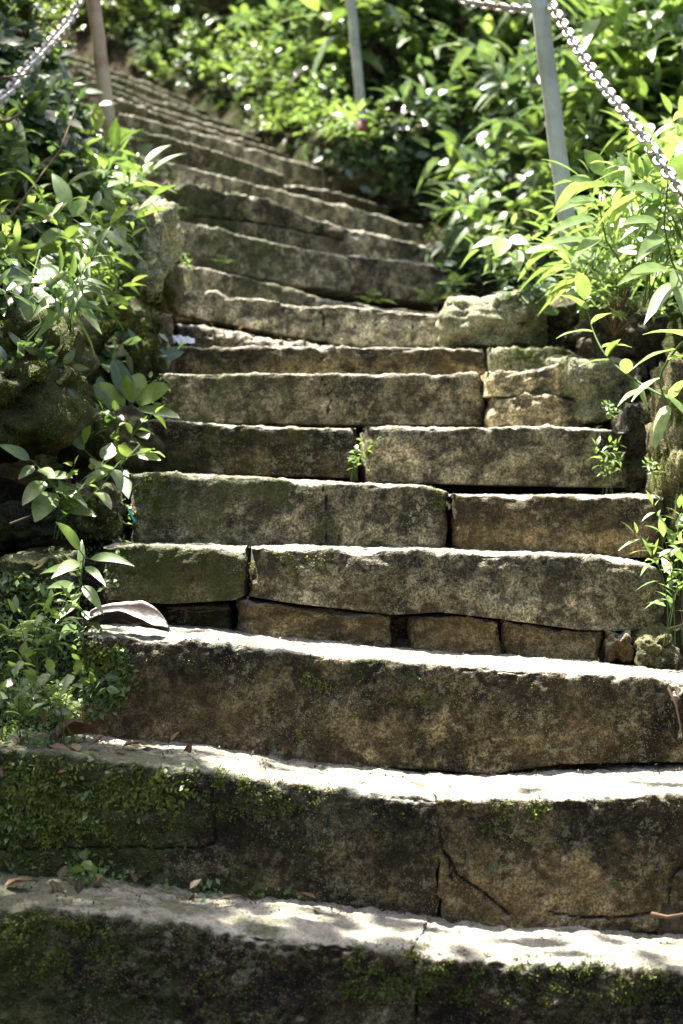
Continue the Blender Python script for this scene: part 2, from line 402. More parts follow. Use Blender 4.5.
# continue the flight out of sight up to the left
for k in range(1, 6):
    a, b = SL[20]; SL.append((a+Vector((-.2, .22, .14))*k, b+Vector((-.2, .22, .14))*k))
def sstep(t): t = max(0, min(1, t)); return t*t*(3-2*t)
def quad_at(x, y):
    """stair height and distance (signed: <0 left, >0 right) outside the flight"""
    best = None
    for i in range(len(SL)-1):
        a, b = SL[i]; c, d = SL[i+1]
        # iterate for v: along the flight, u: across
        dirv = ((c+d)/2-(a+b)/2); dv = Vector((dirv.x, dirv.y)); 
        lo, hi = -.0, 1.0
        p = Vector((x, y))
        # signed distance to the lines
        def sd(p, s, e):
            t = Vector((e.x-s.x, e.y-s.y)).normalized(); n = Vector((-t.y, t.x))
            return (p-Vector((s.x, s.y))).dot(n), (p-Vector((s.x, s.y))).dot(t), (Vector((e.x, e.y))-Vector((s.x, s.y))).length
        s0, u0, w0 = sd(p, a, b); s1, u1, w1 = sd(p, c, d)
        if s0 >= 0 and s1 < 0:
            v = s0/(s0-s1)
            u = u0+(u1-u0)*v; w = w0+(w1-w0)*v
            z = a.z+(b.z-a.z)*max(0, min(1, u/w))
            out = u if u < 0 else (u-w if u > w else 0)
            if best is None or abs(out) < abs(best[1]): best = (z, out, v, i)
    return best
def fr(x, y, s, o=4): return noise.fractal(Vector((x*s, y*s, 3.3)), .9, 2.1, o)
def hill(x, y):
    n = .10*fr(x, y, .8)+.05*fr(x, y, 2.7)+.02*fr(x, y, 9)
    if y < 2.66:
        z = SL[0][0].z-.16-(2.66-y)*.30; z = max(z, -.45)
        dx = abs(x-.1)-1.0
        side = max(0, dx)
        return z+min(2.5, side*.8)+n*min(1, side*2)-.02
    q = quad_at(x, y)
    if q is None:
        z0 = SL[-1][0].z; q = (z0+max(0, y-9.5)*.3, x+1.3 if x < -1.3 else (x+.5 if x > -.5 else 0), 0, 0)
        if y < 9: q = (CH+(y-3.9)*.5, x, 0, 0)
        if y < 3.6: q = (SL[0][0].z, 0 if abs(x-.1) < 1 else math.copysign(abs(x-.1)-1, x), 0, 0)
    z, out, v, i = q
    if out == 0: return z-.17+n*.15
    o = abs(out)
    if out < 0:
        # left bank: rocky ledge, a dark hollow between 4.0 and 4.7 m, low beside the bottom steps
        off = .02+(.35*sstep((y-6.3)/.6)+.6*sstep((y-7.2)/.6))+.34*sstep((y-3.7)/.25)*(1-sstep((y-4.75)/.25))
        oo = max(0, o-off)
        low = sstep((y-3.5)/.7)
        b = (.35+.75*low)*oo
        b = min(b, 1.0+.38*oo)
        return z-.14+b+n*min(1, o*3)
    oo = max(0, o-.03)
    b = min(.95*oo, .55+.55*oo)
    if y > 6.5: b = min(1.25*oo, .9+.6*oo)
    return z-.14+b+n*min(1, o*3)
def axis(segs):
    r = []
    for a, b, s in segs:
        k = int(round((b-a)/s)); r += [a+(b-a)*i/k for i in range(k)]
    r.append(segs[-1][1]); return r
gx = axis([(-60, -10, 5), (-10, -3, .5), (-3, -1.6, .1), (-1.6, 1.6, .04), (1.6, 4, .12), (4, 10, .5), (10, 60, 5)])
gy = axis([(-40, -4, 4), (-4, 2.4, .4), (2.4, 9.6, .045), (9.6, 14, .15), (14, 30, 1), (30, 90, 6)])
tv = []
for y in gy:
    for x in gx:
        if y > 13: 
            z = hill(x if abs(x) < 8 else math.copysign(8, x), 13)+(y-13)*.45*(1 if y < 40 else .675)+fr(x, y, .2)*.8+(min(abs(x), 30)-8)*.1*(abs(x) > 8)
            if y > 40: z = hill(0, 13)+27*.45+fr(x, y, .1)
        else:
            xx = max(-8, min(8, x)); z = hill(xx, max(-4, y))
            if abs(x) > 8: z += (min(abs(x), 30)-8)*.25
        tv.append((x, y, z))
nx = len(gx); tf = []
for j in range(len(gy)-1):
    for i in range(nx-1):
        a = j*nx+i; tf.append((a, a+1, a+nx+1, a+nx))
terr = mesh_obj('hillside', tv, tf, M['soil']); tag(terr, kind='structure')
solid(tv, tf)

# ------------------------------------------------------------------ rocks
def rock(px, py, d, wpx, hpx, dep, seed, mat, label, cat='rock', group=None, rot=0, rough=1.0, name='rock', box=.55, sub=5, tilt=0, sink=0):
    import bmesh
    c = P(px, py, d); w = wpx/F*d/2; h = hpx/F*d/2
    bm = bmesh.new(); bmesh.ops.create_icosphere(bm, subdivisions=sub, radius=1)
    so = Vector((seed*7.1, seed*3.3, seed))
    rz = Matrix.Rotation(rot, 3, 'Z') @ Matrix.Rotation(tilt, 3, 'Y')
    vs = []
    for v in bm.verts:
        n = v.co.normalized()
        m = max(abs(n.x), abs(n.y), abs(n.z))
        k = n/(m**box)                       # towards a block
        k = k*(1+.22*rough*noise.fractal(n*1.3+so, .9, 2, 3))
        k = k*(1-.10*rough*abs(noise.fractal(n*2.6+so, .8, 2.2, 5)))
        p = Vector((k.x*w, k.y*dep/2, k.z*h))
        q = p*1.0
        q += n*(.020*rough*noise.fractal(p*9+so, .9, 2.1, 4)+.008*noise.fractal(p*35+so, .8, 2.1, 3))
        ridge = abs(noise.noise(p*7+so)); q -= n*.02*rough*max(0, .12-ridge)/.12
        vs.append(q)
    vs = [rz @ v for v in vs]
    zmin = min(v.z for v in vs)
    base = c+Vector((0, 0, zmin))
    lv = [tuple(v-Vector((0, 0, zmin))) for v in vs]
    fs = [tuple(x.index for x in f.verts) for f in bm.faces]
    bm.free()
    o = mesh_obj(name, lv, fs, M[mat]); o.location = base
    tag(o, label, cat, group)
    solid([tuple(Vector(v)+base) for v in lv], fs)
    return o
rock(148, 258, 5.1, 52, 112, .25, 1, 'rock_green', 'tall pale lichen-covered boulder standing left of the upper steps', tilt=.12)
rock(158, 292, 5.15, 48, 46, .28, 2, 'rock_mossy', 'round green mossy rock just left of the ninth step')
rock(122, 352, 4.95, 80, 84, .4, 3, 'rock_mossy', 'shaggy moss-covered rock above the rounded-leaf plant')
rock(158, 330, 4.95, 26, 32, .2, 33, 'rock_dark', 'small dark rock wedged beside the eighth step')
rock(6, 385, 4.3, 165, 140, .6, 4, 'rock_mossy', 'huge mossy boulder overhanging the dark hollow on the left', rough=1.5)
rock(30, 528, 4.35, 130, 50, .3, 5, 'rock_dark', 'dark rock at the foot of the hollow on the left')
rock(42, 574, 3.85, 66, 44, .22, 6, 'rock_mossy', 'low grey stone with a pale rim among the left plants')
rock(112, 455, 4.42, 90, 90, .3, 34, 'rock_dark', 'dark rock left of the sixth step behind the leafy runners')
rock(98, 512, 4.15, 60, 60, .25, 35, 'rock_dark', 'dark rock left of the fifth step')
rock(496, 326, 5.18, 112, 62, .3, 7, 'rock_green', 'pale green boulder at the right end of the ninth step', rough=.8)
rock(562, 330, 5.25, 66, 62, .35, 8, 'rock_dark', 'dark brown rock behind the pale green boulder')
rock(600, 392, 4.72, 76, 62, .3, 9, 'rock_green', 'knobbly lichen-grey rock right of the seventh step')
rock(576, 372, 4.74, 44, 34, .2, 10, 'rock_green', 'small lichen-grey rock touching the stacked pale stones')
rock(640, 452, 4.5, 50, 92, .22, 11, 'rock_dark', 'upright dark slab right of the sixth step', box=.8, tilt=.10, rough=.7)
rock(680, 455, 4.2, 46, 190, .35, 12, 'rock_olive', 'tall mossy rock at the right edge of the picture', box=.7)
rock(620, 345, 5.0, 84, 84, .4, 13, 'rock_dark', 'dark brown rock under the bright right-hand shrub', rough=1.3)
rock(652, 648, 3.80, 48, 40, .15, 14, 'rock_olive', 'yellow-green mossy stone under the right end of the fourth step')
rock(616, 646, 3.82, 30, 40, .12, 15, 'stone_rust', 'small knobbly stone wedged beside the yellow-green mossy one')
rock(682, 716, 3.48, 22, 60, .12, 16, 'stone_brown', 'broken brown stone at the right end of the third step')
rock(360, 175, 7.9, 110, 90, .5, 17, 'rock_dark', 'dark rock under the middle railing post', rough=1.3)
rock(470, 170, 8.0, 130, 90, .5, 18, 'rock_dark', 'dark rock in the bank right of the middle railing post', rough=1.3)
rock(470, 268, 6.7, 70, 50, .3, 19, 'rock_dark', 'small dark rock where the eleventh step meets the ferns')
# ------------------------------------------------------------------ foliage materials
def leaf_mat(name, c0, c1, c2, trans=.38, rough=.36, rib=(.16, .22, .06), tcol=None, spec=.5):
    m, nt, out = newmat(name); N = NT(nt)
    ta = N.n('ShaderNodeAttribute', attribute_name='tint'); md = N.n('ShaderNodeAttribute', attribute_name='mid')
    oi = N.n('ShaderNodeObjectInfo')
    f = N.math('ADD', N.math('MULTIPLY', ta.outputs['Fac'], .75), N.math('MULTIPLY', oi.outputs['Random'], .25))
    col = N.ramp(f, [(.05, c0), (.5, c1), (.85, c2), (.985, c2), (1.0, (.30, .24, .06))])
    col = N.mix(N.math('MULTIPLY', N.math('POWER', md.outputs['Fac'], 6), .5), col, rib)
    gp = N.n('ShaderNodeNewGeometry'); ln = N.noise(gp.outputs['Position'], 38, 3, .6)
    col = N.mix(1.0, col, N.ramp(ln, [(.3, .72), (.65, 1.25)]), 'MULTIPLY')
    b = N.n('ShaderNodeBsdfPrincipled'); N.l(col, b.inputs['Base Color'])
    b.inputs['Roughness'].default_value = rough; b.inputs['Specular IOR Level'].default_value = spec
    t = N.n('ShaderNodeBsdfTranslucent')
    N.l(N.mix(1.0, col, tcol or (1.95, 1.95, 1.2), 'MULTIPLY'), t.inputs[0])
    mx = N.n('ShaderNodeMixShader'); mx.inputs[0].default_value = trans
    N.l(b.outputs[0], mx.inputs[1]); N.l(t.outputs[0], mx.inputs[2]); N.l(mx.outputs[0], out.inputs[0])
    return m
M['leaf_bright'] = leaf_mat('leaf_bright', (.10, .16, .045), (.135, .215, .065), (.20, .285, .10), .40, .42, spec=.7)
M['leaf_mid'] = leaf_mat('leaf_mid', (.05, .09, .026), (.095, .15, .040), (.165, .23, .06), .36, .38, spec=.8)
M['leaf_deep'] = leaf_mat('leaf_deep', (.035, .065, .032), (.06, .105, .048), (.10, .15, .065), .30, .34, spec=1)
M['leaf_moss'] = leaf_mat('leaf_moss', (.035, .05, .01), (.075, .10, .018), (.17, .19, .03), .3, .6, spec=.2)
M['leaf_dead'] = leaf_mat('leaf_dead', (.04, .022, .010), (.09, .055, .024), (.17, .12, .06), .12, .55, (.2, .14, .08), (1.4, 1.1, .8), spec=.3)
def plain(name, c, rough=.7, spec=.2):
    m, nt, out = newmat(name); N = NT(nt); g = N.n('ShaderNodeNewGeometry')
    a = N.noise(g.outputs['Position'], 60, 3, .6)
    N.principled(out, N.mix(a, tuple(v*.6 for v in c), tuple(v*1.35 for v in c)), rough, None, spec); return m
M['stem_green'] = plain('stem_green', (.07, .11, .03)); M['stem_brown'] = plain('stem_brown', (.10, .065, .035)); M['bark'] = plain('bark', (.16, .12, .08), .9)

# ------------------------------------------------------------------ leaf builder
class LB:
    def __init__(s): s.v = []; s.f = []; s.t = []; s.m = []
PROF = {'lance': lambda t: (math.sin(math.pi*min(1, t**.75)))**.9*(1-.25*t), 'ovate': lambda t: math.sin(math.pi*t**.7)**.75, 'oblong': lambda t: math.sin(math.pi*t**.9)**.55}
UP = Vector((0, 0, 1))
def leaf(b, base, d, L, W, rnd, droop=.25, fold=.25, shape='lance', ns=5, up=None, curl=0, wav=0):
    d = d.normalized(); up = (up or UP)
    s = d.cross(up)
    if s.length < .05: s = d.cross(Vector((1, .3, 0)))
    s.normalize(); n = s.cross(d).normalized()
    if n.z < 0 and up is UP: n = -n
    pr = PROF[shape]; tint = rnd.random(); i0 = len(b.v); ph = rnd.random()*6
    for k in range(ns+1):
        t = k/ns; w = W/2*(pr(t) if 0 < k < ns else .03)
        p = base+d*L*t-UP*droop*L*t*t+n*curl*L*math.sin(t*math.pi)
        e = fold*w+(wav*W*math.sin(ph+t*11) if wav else 0)
        b.v += [tuple(p-s*w+n*e), tuple(p), tuple(p+s*w+n*(fold*w-(e-fold*w)))]
        b.m += [0, 1, 0]
    for k in range(ns):
        a = i0+3*k
        b.f += [(a, a+1, a+4, a+3), (a+1, a+2, a+5, a+4)]; b.t += [tint, tint]
def tube(b, pts, r0, r1, ns=5):
    i0 = len(b.v); n = len(pts)
    for k, p in enumerate(pts):
        d = (pts[min(n-1, k+1)]-pts[max(0, k-1)]).normalized()
        a = d.cross(Vector((.31, .2, .93)));
        if a.length < .05: a = d.cross(Vector((1, 0, 0)))
        a.normalize(); c = d.cross(a); r = r0+(r1-r0)*k/(n-1)
        for j in range(ns):
            an = 2*math.pi*j/ns; b.v.append(tuple(p+a*r*math.cos(an)+c*r*math.sin(an))); b.m.append(0)
    for k in range(n-1):
        for j in range(ns):
            q = i0+k*ns; b.f.append((q+j, q+(j+1) % ns, q+ns+(j+1) % ns, q+ns+j)); b.t.append(.5)
def build(name, b, mat, parent=None):
    return mesh_obj(name, b.v, b.f, M[mat], parent, True, {'tint': ('FACE', b.t), 'mid': ('POINT', b.m)})

def stem_plant(seed, n, h, spread, L, W, k, shape='lance', droop=.3, fold=.25, whorl=0, bare=.25, ns=5, jit=.35, r=.0022, lean=None, sidew=0, wav=0):
    """n arching stems, k leaves each"""
    R = random.Random(seed); lb = LB(); sb = LB()
    for i in range(n):
        az = R.uniform(0, 6.283); sp = spread*R.uniform(.3, 1.1); hh = h*R.uniform(.65, 1.1)
        tip = Vector((math.cos(az)*sp, math.sin(az)*sp, hh))
        if lean: tip += Vector(lean)*R.uniform(.6, 1.1)
        b0 = Vector((R.uniform(-.02, .02), R.uniform(-.02, .02), -.02))
        ctrl = Vector((tip.x*.15, tip.y*.15, tip.z*.75))
        def at(t): return b0*(1-t)**2+ctrl*2*t*(1-t)+tip*t*t
        tube(sb, [at(j/6) for j in range(7)], r, r*.4)
        a = R.uniform(0, 6.28)
        for j in range(k):
            t = bare+(1-bare)*(j+.5)/k; p = at(t); tan = (at(min(1, t+.05))-at(t-.05)).normalized()
            a += 2.4 if not whorl else (2.2 if j % 2 else .9)
            side = Vector((math.cos(a), math.sin(a), 0)); side -= tan*side.dot(tan)
            d = side.normalized()*1.0+tan*R.uniform(.25, .9)+Vector((R.gauss(0, jit*.4), R.gauss(0, jit*.4), R.gauss(0, jit*.3)))
            sc_ = R.uniform(.6, 1.1)*(1-.25*abs(t-.6))
            leaf(lb, p+d*.004, d, L*sc_, W*sc_*R.uniform(.85, 1.15), R, droop*R.uniform(.4, 1.7), fold*R.uniform(.3, 1.5), shape, ns,
                 up=(UP+Vector((R.gauss(0, jit), R.gauss(0, jit), 0))).normalized() if jit else None, wav=wav)
        leaf(lb, tip, (tip-ctrl)+Vector((0, 0, .05)), L*.8, W*.8, R, droop*.6, fold, shape, ns)
    return lb, sb
def bush(seed, rad, h, nl, L, W, shape='ovate', ns=3, droop=.3):
    """woody shrub: twigs radiating through a dome, leaves clustered at their ends"""
    R = random.Random(seed); lb = LB(); sb = LB()
    ncl = max(6, nl//9)
    for i in range(ncl):
        az = R.uniform(0, 6.283); el = R.uniform(.05, 1.45); rr = R.uniform(.45, 1.0)
        tip = Vector((math.cos(az)*math.cos(el)*rad*rr, math.sin(az)*math.cos(el)*rad*rr, math.sin(el)*h*rr+h*.12))
        mid = tip*.5+Vector((0, 0, h*.1))
        tube(sb, [Vector((0, 0, -.02)), mid*.6, mid*1.1, tip], .003, .0008, 4)
        for j in range(9):
            t = R.uniform(.5, 1.05); p = mid.lerp(tip, (t-.5)*2)
            a = R.uniform(0, 6.283)
            d = Vector((math.cos(a), math.sin(a), R.uniform(-.2, .7)))+(tip-mid).normalized()*.6
            s_ = R.uniform(.55, 1.15)
            leaf(lb, p, d, L*s_, W*s_, R, droop*R.uniform(.2, 1.8), R.uniform(0, .5), shape, ns, up=(UP+Vector((R.gauss(0, .4), R.gauss(0, .4), 0))).normalized())
    return lb, sb
def fern(seed, n, L, pin, ns=2, nP=16, droop=.55, el=(.3, 1.1)):
    R = random.Random(seed); lb = LB(); sb = LB()
    for i in range(n):
        az = R.uniform(0, 6.283); e = R.uniform(*el); LL = L*R.uniform(.6, 1.1); dr = droop*R.uniform(.6, 1.3)
        d = Vector((math.cos(az)*math.cos(e), math.sin(az)*math.cos(e), math.sin(e)))
        def at(t): return d*LL*t-UP*dr*LL*t*t
        tube(sb, [at(j/5) for j in range(6)], .0014, .0005, 4)
        for j in range(nP):
            t = .18+.82*j/nP; tan = (at(t+.03)-at(t-.03)).normalized(); s = tan.cross(UP).normalized()
            ln = pin*math.sin(math.pi*min(1, (t*.9+.1)**.8))*(1.15-.4*t)
            for sg in (-1, 1):
                leaf(lb, at(t), s*sg+tan*.45+UP*.05, ln*R.uniform(.85, 1.1), ln*.30, R, .25, .1, 'lance', ns)
    return lb, sb
def palmate(seed, n, h, L, W):
    R = random.Random(seed); lb = LB(); sb = LB()
    for i in range(n):
        az = R.uniform(0, 6.28); sp = R.uniform(.05, .16); tip = Vector((math.cos(az)*sp, math.sin(az)*sp, h*R.uniform(.5, 1.1)))
        tube(sb, [Vector((0, 0, -.02)), Vector((tip.x*.3, tip.y*.3, tip.z*.6)), tip], .002, .001, 4)
        k = R.randint(6, 8); a0 = R.uniform(0, 6)
        for j in range(k):
            a = a0+j/k*6.283
            leaf(lb, tip, Vector((math.cos(a), math.sin(a), .15)), L*R.uniform(.8, 1.1), W, R, .45, .2, 'lance', 4)
    return lb, sb

# prototypes: shared mesh data, one object tree per plant
PROTO = {}
def proto(key, name, mat, stem, gens):
    PROTO[key] = (name, [(mesh_data(f'{name}_foliage', g[0], mat), mesh_data(f'{name}_stems', g[1], stem)) for g in gens])
def mesh_data(nm, b, mat):
    o = build(nm, b, mat); me = o.data; bpy.data.objects.remove(o); return me
proto('lance', 'lance_leaved_plant', 'leaf_bright', 'stem_green', [stem_plant(10+i, 7, .34, .20, .125, .034, 8, 'lance', .45, .25, ns=6, wav=.03) for i in range(3)])
proto('lance_mid', 'lance_leaved_plant', 'leaf_mid', 'stem_green', [stem_plant(20+i, 7, .32, .20, .13, .033, 7, 'lance', .5, .25, ns=6, wav=.03) for i in range(3)])
proto('broad', 'broad_leaved_plant', 'leaf_mid', 'stem_green', [stem_plant(30+i, 6, .26, .17, .085, .048, 6, 'ovate', .35, .2, ns=5, wav=.04) for i in range(3)])
proto('broad_deep', 'broad_leaved_plant', 'leaf_deep', 'stem_green', [stem_plant(40+i, 6, .30, .20, .12, .050, 7, 'lance', .45, .2, ns=5) for i in range(3)])
proto('bigleaf', 'long_leaved_plant', 'leaf_bright', 'stem_green', [stem_plant(210+i, 5, .20, .16, .17, .046, 5, 'lance', .45, .2, ns=7, wav=.03) for i in range(3)])
proto('bigbroad', 'wide_leaved_plant', 'leaf_mid', 'stem_green', [stem_plant(220+i, 5, .22, .16, .15, .062, 5, 'lance', .5, .2, ns=6, wav=.03) for i in range(3)])
proto('bush', 'small_leaved_shrub', 'leaf_mid', 'stem_brown', [bush(50+i, .26, .34, 420, .045, .022) for i in range(4)])
proto('bush_bright', 'small_leaved_shrub', 'leaf_bright', 'stem_brown', [bush(60+i, .24, .32, 380, .05, .022, 'lance') for i in range(3)])
proto('bush_deep', 'dark_leaved_shrub', 'leaf_deep', 'stem_brown', [bush(70+i, .28, .36, 360, .062, .028) for i in range(3)])
proto('fern', 'fern', 'leaf_mid', 'stem_green', [fern(80+i, 9, .26, .055) for i in range(3)])
proto('fern_small', 'fern', 'leaf_bright', 'stem_green', [fern(90+i, 8, .10, .022, nP=12) for i in range(3)])
proto('palm', 'umbrella_leaved_plant', 'leaf_deep', 'stem_green', [palmate(100+i, 5, .3, .10, .03) for i in range(3)])
proto('seedling', 'seedling', 'leaf_mid', 'stem_green', [stem_plant(110+i, 2, .045, .02, .028, .017, 4, 'ovate', .2, .15, ns=4, r=.0009, bare=.4) for i in range(3)])
proto('herb', 'leafy_herb', 'leaf_mid', 'stem_green', [stem_plant(120+i, 5, .13, .09, .042, .021, 7, 'ovate', .35, .2, ns=4, r=.0011) for i in range(3)])
proto('herb_bright', 'leafy_herb', 'leaf_bright', 'stem_green', [stem_plant(130+i, 6, .15, .09, .05, .017, 8, 'lance', .35, .2, ns=4, r=.0011) for i in range(3)])
proto('rosette', 'rounded_leaf_plant', 'leaf_mid', 'stem_green', [stem_plant(140, 5, .09, .06, .105, .056, 2, 'oblong', .25, .18, ns=7, jit=.15, bare=.3)])

bvh = BVHTree.FromPolygons(BV, BF)
def hit(px, py, maxd=60):
    o = Vector((0, 0, CH)); d = Vector(((px-CX)/F, 1, (CY-py)/F)).normalized()
    r = bvh.ray_cast(o, d, maxd)
    return (r[0], r[1]) if r[0] is not None else (None, None)
RP = random.Random(5)
NP = 0
def put(key, pos, s=1.0, rz=None, tilt=(0, 0), label=None, cat='plant', group=None, var=None, mat=None):
    global NP
    name, vars_ = PROTO[key]; NP += 1
    f, st = vars_[RP.randrange(len(vars_)) if var is None else var % len(vars_)]
    e = bpy.data.objects.new(name, None); C.objects.link(e); e.empty_display_size = .05
    e.location = pos; e.rotation_euler = (tilt[0], tilt[1], RP.uniform(0, 6.283) if rz is None else rz); e.scale = (s, s, s)
    for nm, me in (('foliage', f), ('stems', st)):
        o = bpy.data.objects.new(nm, me); C.objects.link(o); o.parent = e
    tag(e, label, cat, group); return e
def pput(key, px, py, s=1.0, d=None, **k):
    if d is None:
        p, n = hit(px, py)
        if p is None: return None
        if k.pop('checkrock', False) and n is None: return None
    else: p = P(px, py, d)
    return put(key, p, s, **k)
# ------------------------------------------------------------------ background bank: plants in plots, one label per kind and plot
def inpoly(x, y, pg):
    c = False; j = len(pg)-1
    for i in range(len(pg)):
        if (pg[i][1] > y) != (pg[j][1] > y) and x < (pg[j][0]-pg[i][0])*(y-pg[i][1])/(pg[j][1]-pg[i][1])+pg[i][0]: c = not c
        j = i
    return c
KD = {'bigleaf': 'bright long-leaved plants', 'bigbroad': 'wide drooping-leaved plants', 'lance': 'bright lance-leaved plants', 'lance_mid': 'green lance-leaved plants', 'broad': 'green broad-leaved plants', 'broad_deep': 'dark glossy long-leaved plants', 'bush': 'small-leaved green shrubs',
      'bush_bright': 'yellow-green narrow-leaved shrubs', 'bush_deep': 'dark glossy-leaved shrubs', 'fern': 'arching green ferns', 'palm': 'umbrella-leaved plants'}
def plot(pg, n, kinds, smin, smax, where, seed, mind=.1, cat='plant', dmin=0):
    R = random.Random(seed); x0 = min(p[0] for p in pg); x1 = max(p[0] for p in pg); y0 = min(p[1] for p in pg); y1 = max(p[1] for p in pg)
    done = []; tries = 0
    while len(done) < n and tries < n*30:
        tries += 1
        x = R.uniform(x0, x1); y = R.uniform(y0, y1)
        if not inpoly(x, y, pg): continue
        p, nn = hit(x, y)
        if p is None or p.y < dmin or any((p-q).length < mind for q in done): continue
        done.append(p); k = R.choice(kinds)
        put(k, p-UP*.03, R.uniform(smin, smax), tilt=(R.uniform(-.25, .35), R.uniform(-.25, .25)), label='one of the '+KD[k]+' '+where, cat='shrub' if 'bush' in k else ('fern' if k == 'fern' else 'plant'), group=KD[k]+' '+where)
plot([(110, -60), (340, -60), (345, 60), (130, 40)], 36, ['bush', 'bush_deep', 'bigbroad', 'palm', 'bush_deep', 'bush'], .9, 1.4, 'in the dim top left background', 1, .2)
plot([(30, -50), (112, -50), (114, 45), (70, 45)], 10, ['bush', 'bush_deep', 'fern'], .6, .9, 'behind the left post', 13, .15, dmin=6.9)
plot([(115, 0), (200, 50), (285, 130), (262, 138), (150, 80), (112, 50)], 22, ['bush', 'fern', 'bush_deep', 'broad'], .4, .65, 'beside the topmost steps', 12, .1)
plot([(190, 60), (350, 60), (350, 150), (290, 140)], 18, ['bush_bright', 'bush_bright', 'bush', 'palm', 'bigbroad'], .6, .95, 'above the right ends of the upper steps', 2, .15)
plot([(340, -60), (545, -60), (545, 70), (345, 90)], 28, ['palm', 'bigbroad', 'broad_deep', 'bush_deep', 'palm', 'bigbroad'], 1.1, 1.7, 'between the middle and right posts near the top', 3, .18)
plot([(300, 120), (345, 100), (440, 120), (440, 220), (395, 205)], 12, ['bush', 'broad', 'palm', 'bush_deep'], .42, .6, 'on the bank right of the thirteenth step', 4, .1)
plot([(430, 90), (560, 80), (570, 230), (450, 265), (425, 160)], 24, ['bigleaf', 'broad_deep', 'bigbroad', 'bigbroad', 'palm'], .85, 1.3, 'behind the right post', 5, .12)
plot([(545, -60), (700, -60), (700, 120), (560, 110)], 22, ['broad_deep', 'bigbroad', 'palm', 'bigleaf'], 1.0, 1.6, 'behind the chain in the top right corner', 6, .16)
plot([(-20, -60), (50, -60), (40, 30), (-20, 130)], 14, ['bush', 'bigbroad', 'fern', 'bigleaf'], .6, .9, 'behind the left chain', 7, .14, dmin=5.6)
# left bank
plot([(-20, 150), (40, 135), (100, 190), (125, 210), (60, 230), (-20, 220)], 15, ['bigleaf', 'lance', 'bigbroad', 'bigleaf', 'bush_deep'], .65, .95, 'on the left bank under the chain', 8, .1)
plot([(-10, 225), (120, 205), (118, 300), (40, 300), (-10, 290)], 9, ['bigleaf', 'lance', 'bigbroad'], .65, .95, 'on top of the huge mossy boulder', 9, .09)
# right lit bank
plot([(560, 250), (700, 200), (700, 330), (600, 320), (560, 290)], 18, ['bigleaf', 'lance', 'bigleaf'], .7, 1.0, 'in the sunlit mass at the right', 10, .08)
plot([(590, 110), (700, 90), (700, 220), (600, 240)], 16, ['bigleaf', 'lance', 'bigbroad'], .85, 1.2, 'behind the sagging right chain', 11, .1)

# ------------------------------------------------------------------ plants with a place of their own
pput('rosette', 96, 418, .55, d=4.55, rz=.4, tilt=(.3, .2), label='small rounded-leaf plant beside the big paddle-leaved one')
pput('lance', 92, 305, .6, d=4.85, rz=2.6, tilt=(.35, .15), label='bright long-leaved plant leaning over the shaggy rock', var=0)
pput('lance_mid', 60, 305, .8, d=4.55, rz=2.3, tilt=(.4, 0), label='long-leaved plant hanging over the edge of the huge boulder', var=1)
pput('lance', 20, 290, .7, d=4.5, rz=4.0, tilt=(.4, 0), label='bright arching plant at the left edge on the huge boulder', var=2)
pput('broad_deep', 26, 350, .42, d=4.15, tilt=(1.9, 0), label='dark sprig hanging down the face of the huge boulder')
pput('herb', 120, 470, .9, d=4.25, rz=.2, label='thin leafy herb beside the left end of the fifth step')
pput('herb', 60, 530, .9, d=3.95, rz=1.2, label='leafy herb growing behind the low grey stone')
pput('herb', 148, 415, .6, d=4.45, rz=2.2, label='little herb at the top left corner of the sixth step')
pput('herb', 62, 742, 1.0, d=3.32, rz=.9, label='leafy herb in front of the left end of the third step')
pput('herb_bright', 30, 690, .9, d=3.4, rz=.9, label='narrow-leaved herb left of the third step')
pput('herb_bright', 52, 668, .8, d=3.45, rz=2.9, label='pale narrow-leaved herb at the top left corner of the third step')
pput('herb', 95, 690, .7, d=3.45, rz=2.9, tilt=(1.2, .2), label='herb sprig drooping over the riser of the third step')
pput('herb', 10, 740, 1.0, d=3.3, rz=.1, label='leafy herb at the left edge above the second step')
pput('fern', 15, 640, .5, d=3.65, label='small fern at the left edge beside the low grey stone')
pput('seedling', 76, 888, 1.0, d=3.16, rz=.5, label='tiny bright seedling on the left end of the lowest tread')
pput('seedling', 90, 893, .7, d=3.14, rz=2.5, label='tiniest seedling just right of the bright one on the lowest tread')
pput('herb_bright', 608, 488, .62, d=4.30, rz=.2, label='feathery little plant in front of the right end of the sixth step')
pput('herb_bright', 612, 425, .3, d=4.38, rz=.9, label='small herb on the top right corner of the sixth step')
pput('herb', 354, 476, .55, d=4.36, rz=.9, label='small herb growing in the joint of the sixth step')
pput('herb_bright', 675, 632, 1.2, d=3.72, rz=.9, label='sunlit white-green herb at the right end of the fourth step')
pput('herb_bright', 672, 590, 1.0, d=3.85, rz=2.2, label='sunlit herb at the right edge above the yellow-green stone')
pput('herb_bright', 655, 488, .35, d=4.12, rz=.9, label='little herb on the top right corner of the fifth step')
pput('fern', 432, 300, .45, d=6.1, label='dark fern at the right end of the tenth step')
pput('fern', 455, 285, .45, d=6.2, label='dark fern above the pale green boulder')
pput('fern_small', 535, 380, .8, d=4.9, label='small fern on the mossy end of the eighth step')
pput('fern_small', 375, 300, .9, d=5.9, label='small fern in the crack under the eleventh step')
pput('fern_small', 222, 262, .7, d=5.75, label='tiny fern near the left end of the tenth step')
pput('herb', 190, 277, .5, d=5.4, label='little two-leaved herb at the left corner of the ninth step')
pput('bush_bright', 615, 330, .60, d=4.55, rz=1, tilt=(.2, 0), label='brilliant yellow-green shrub overhanging the dark brown rock')
pput('lance', 650, 300, .8, d=4.3, rz=1, tilt=(.2, -.2), label='brilliant long-leaved plant at the right edge under the chain', var=0)
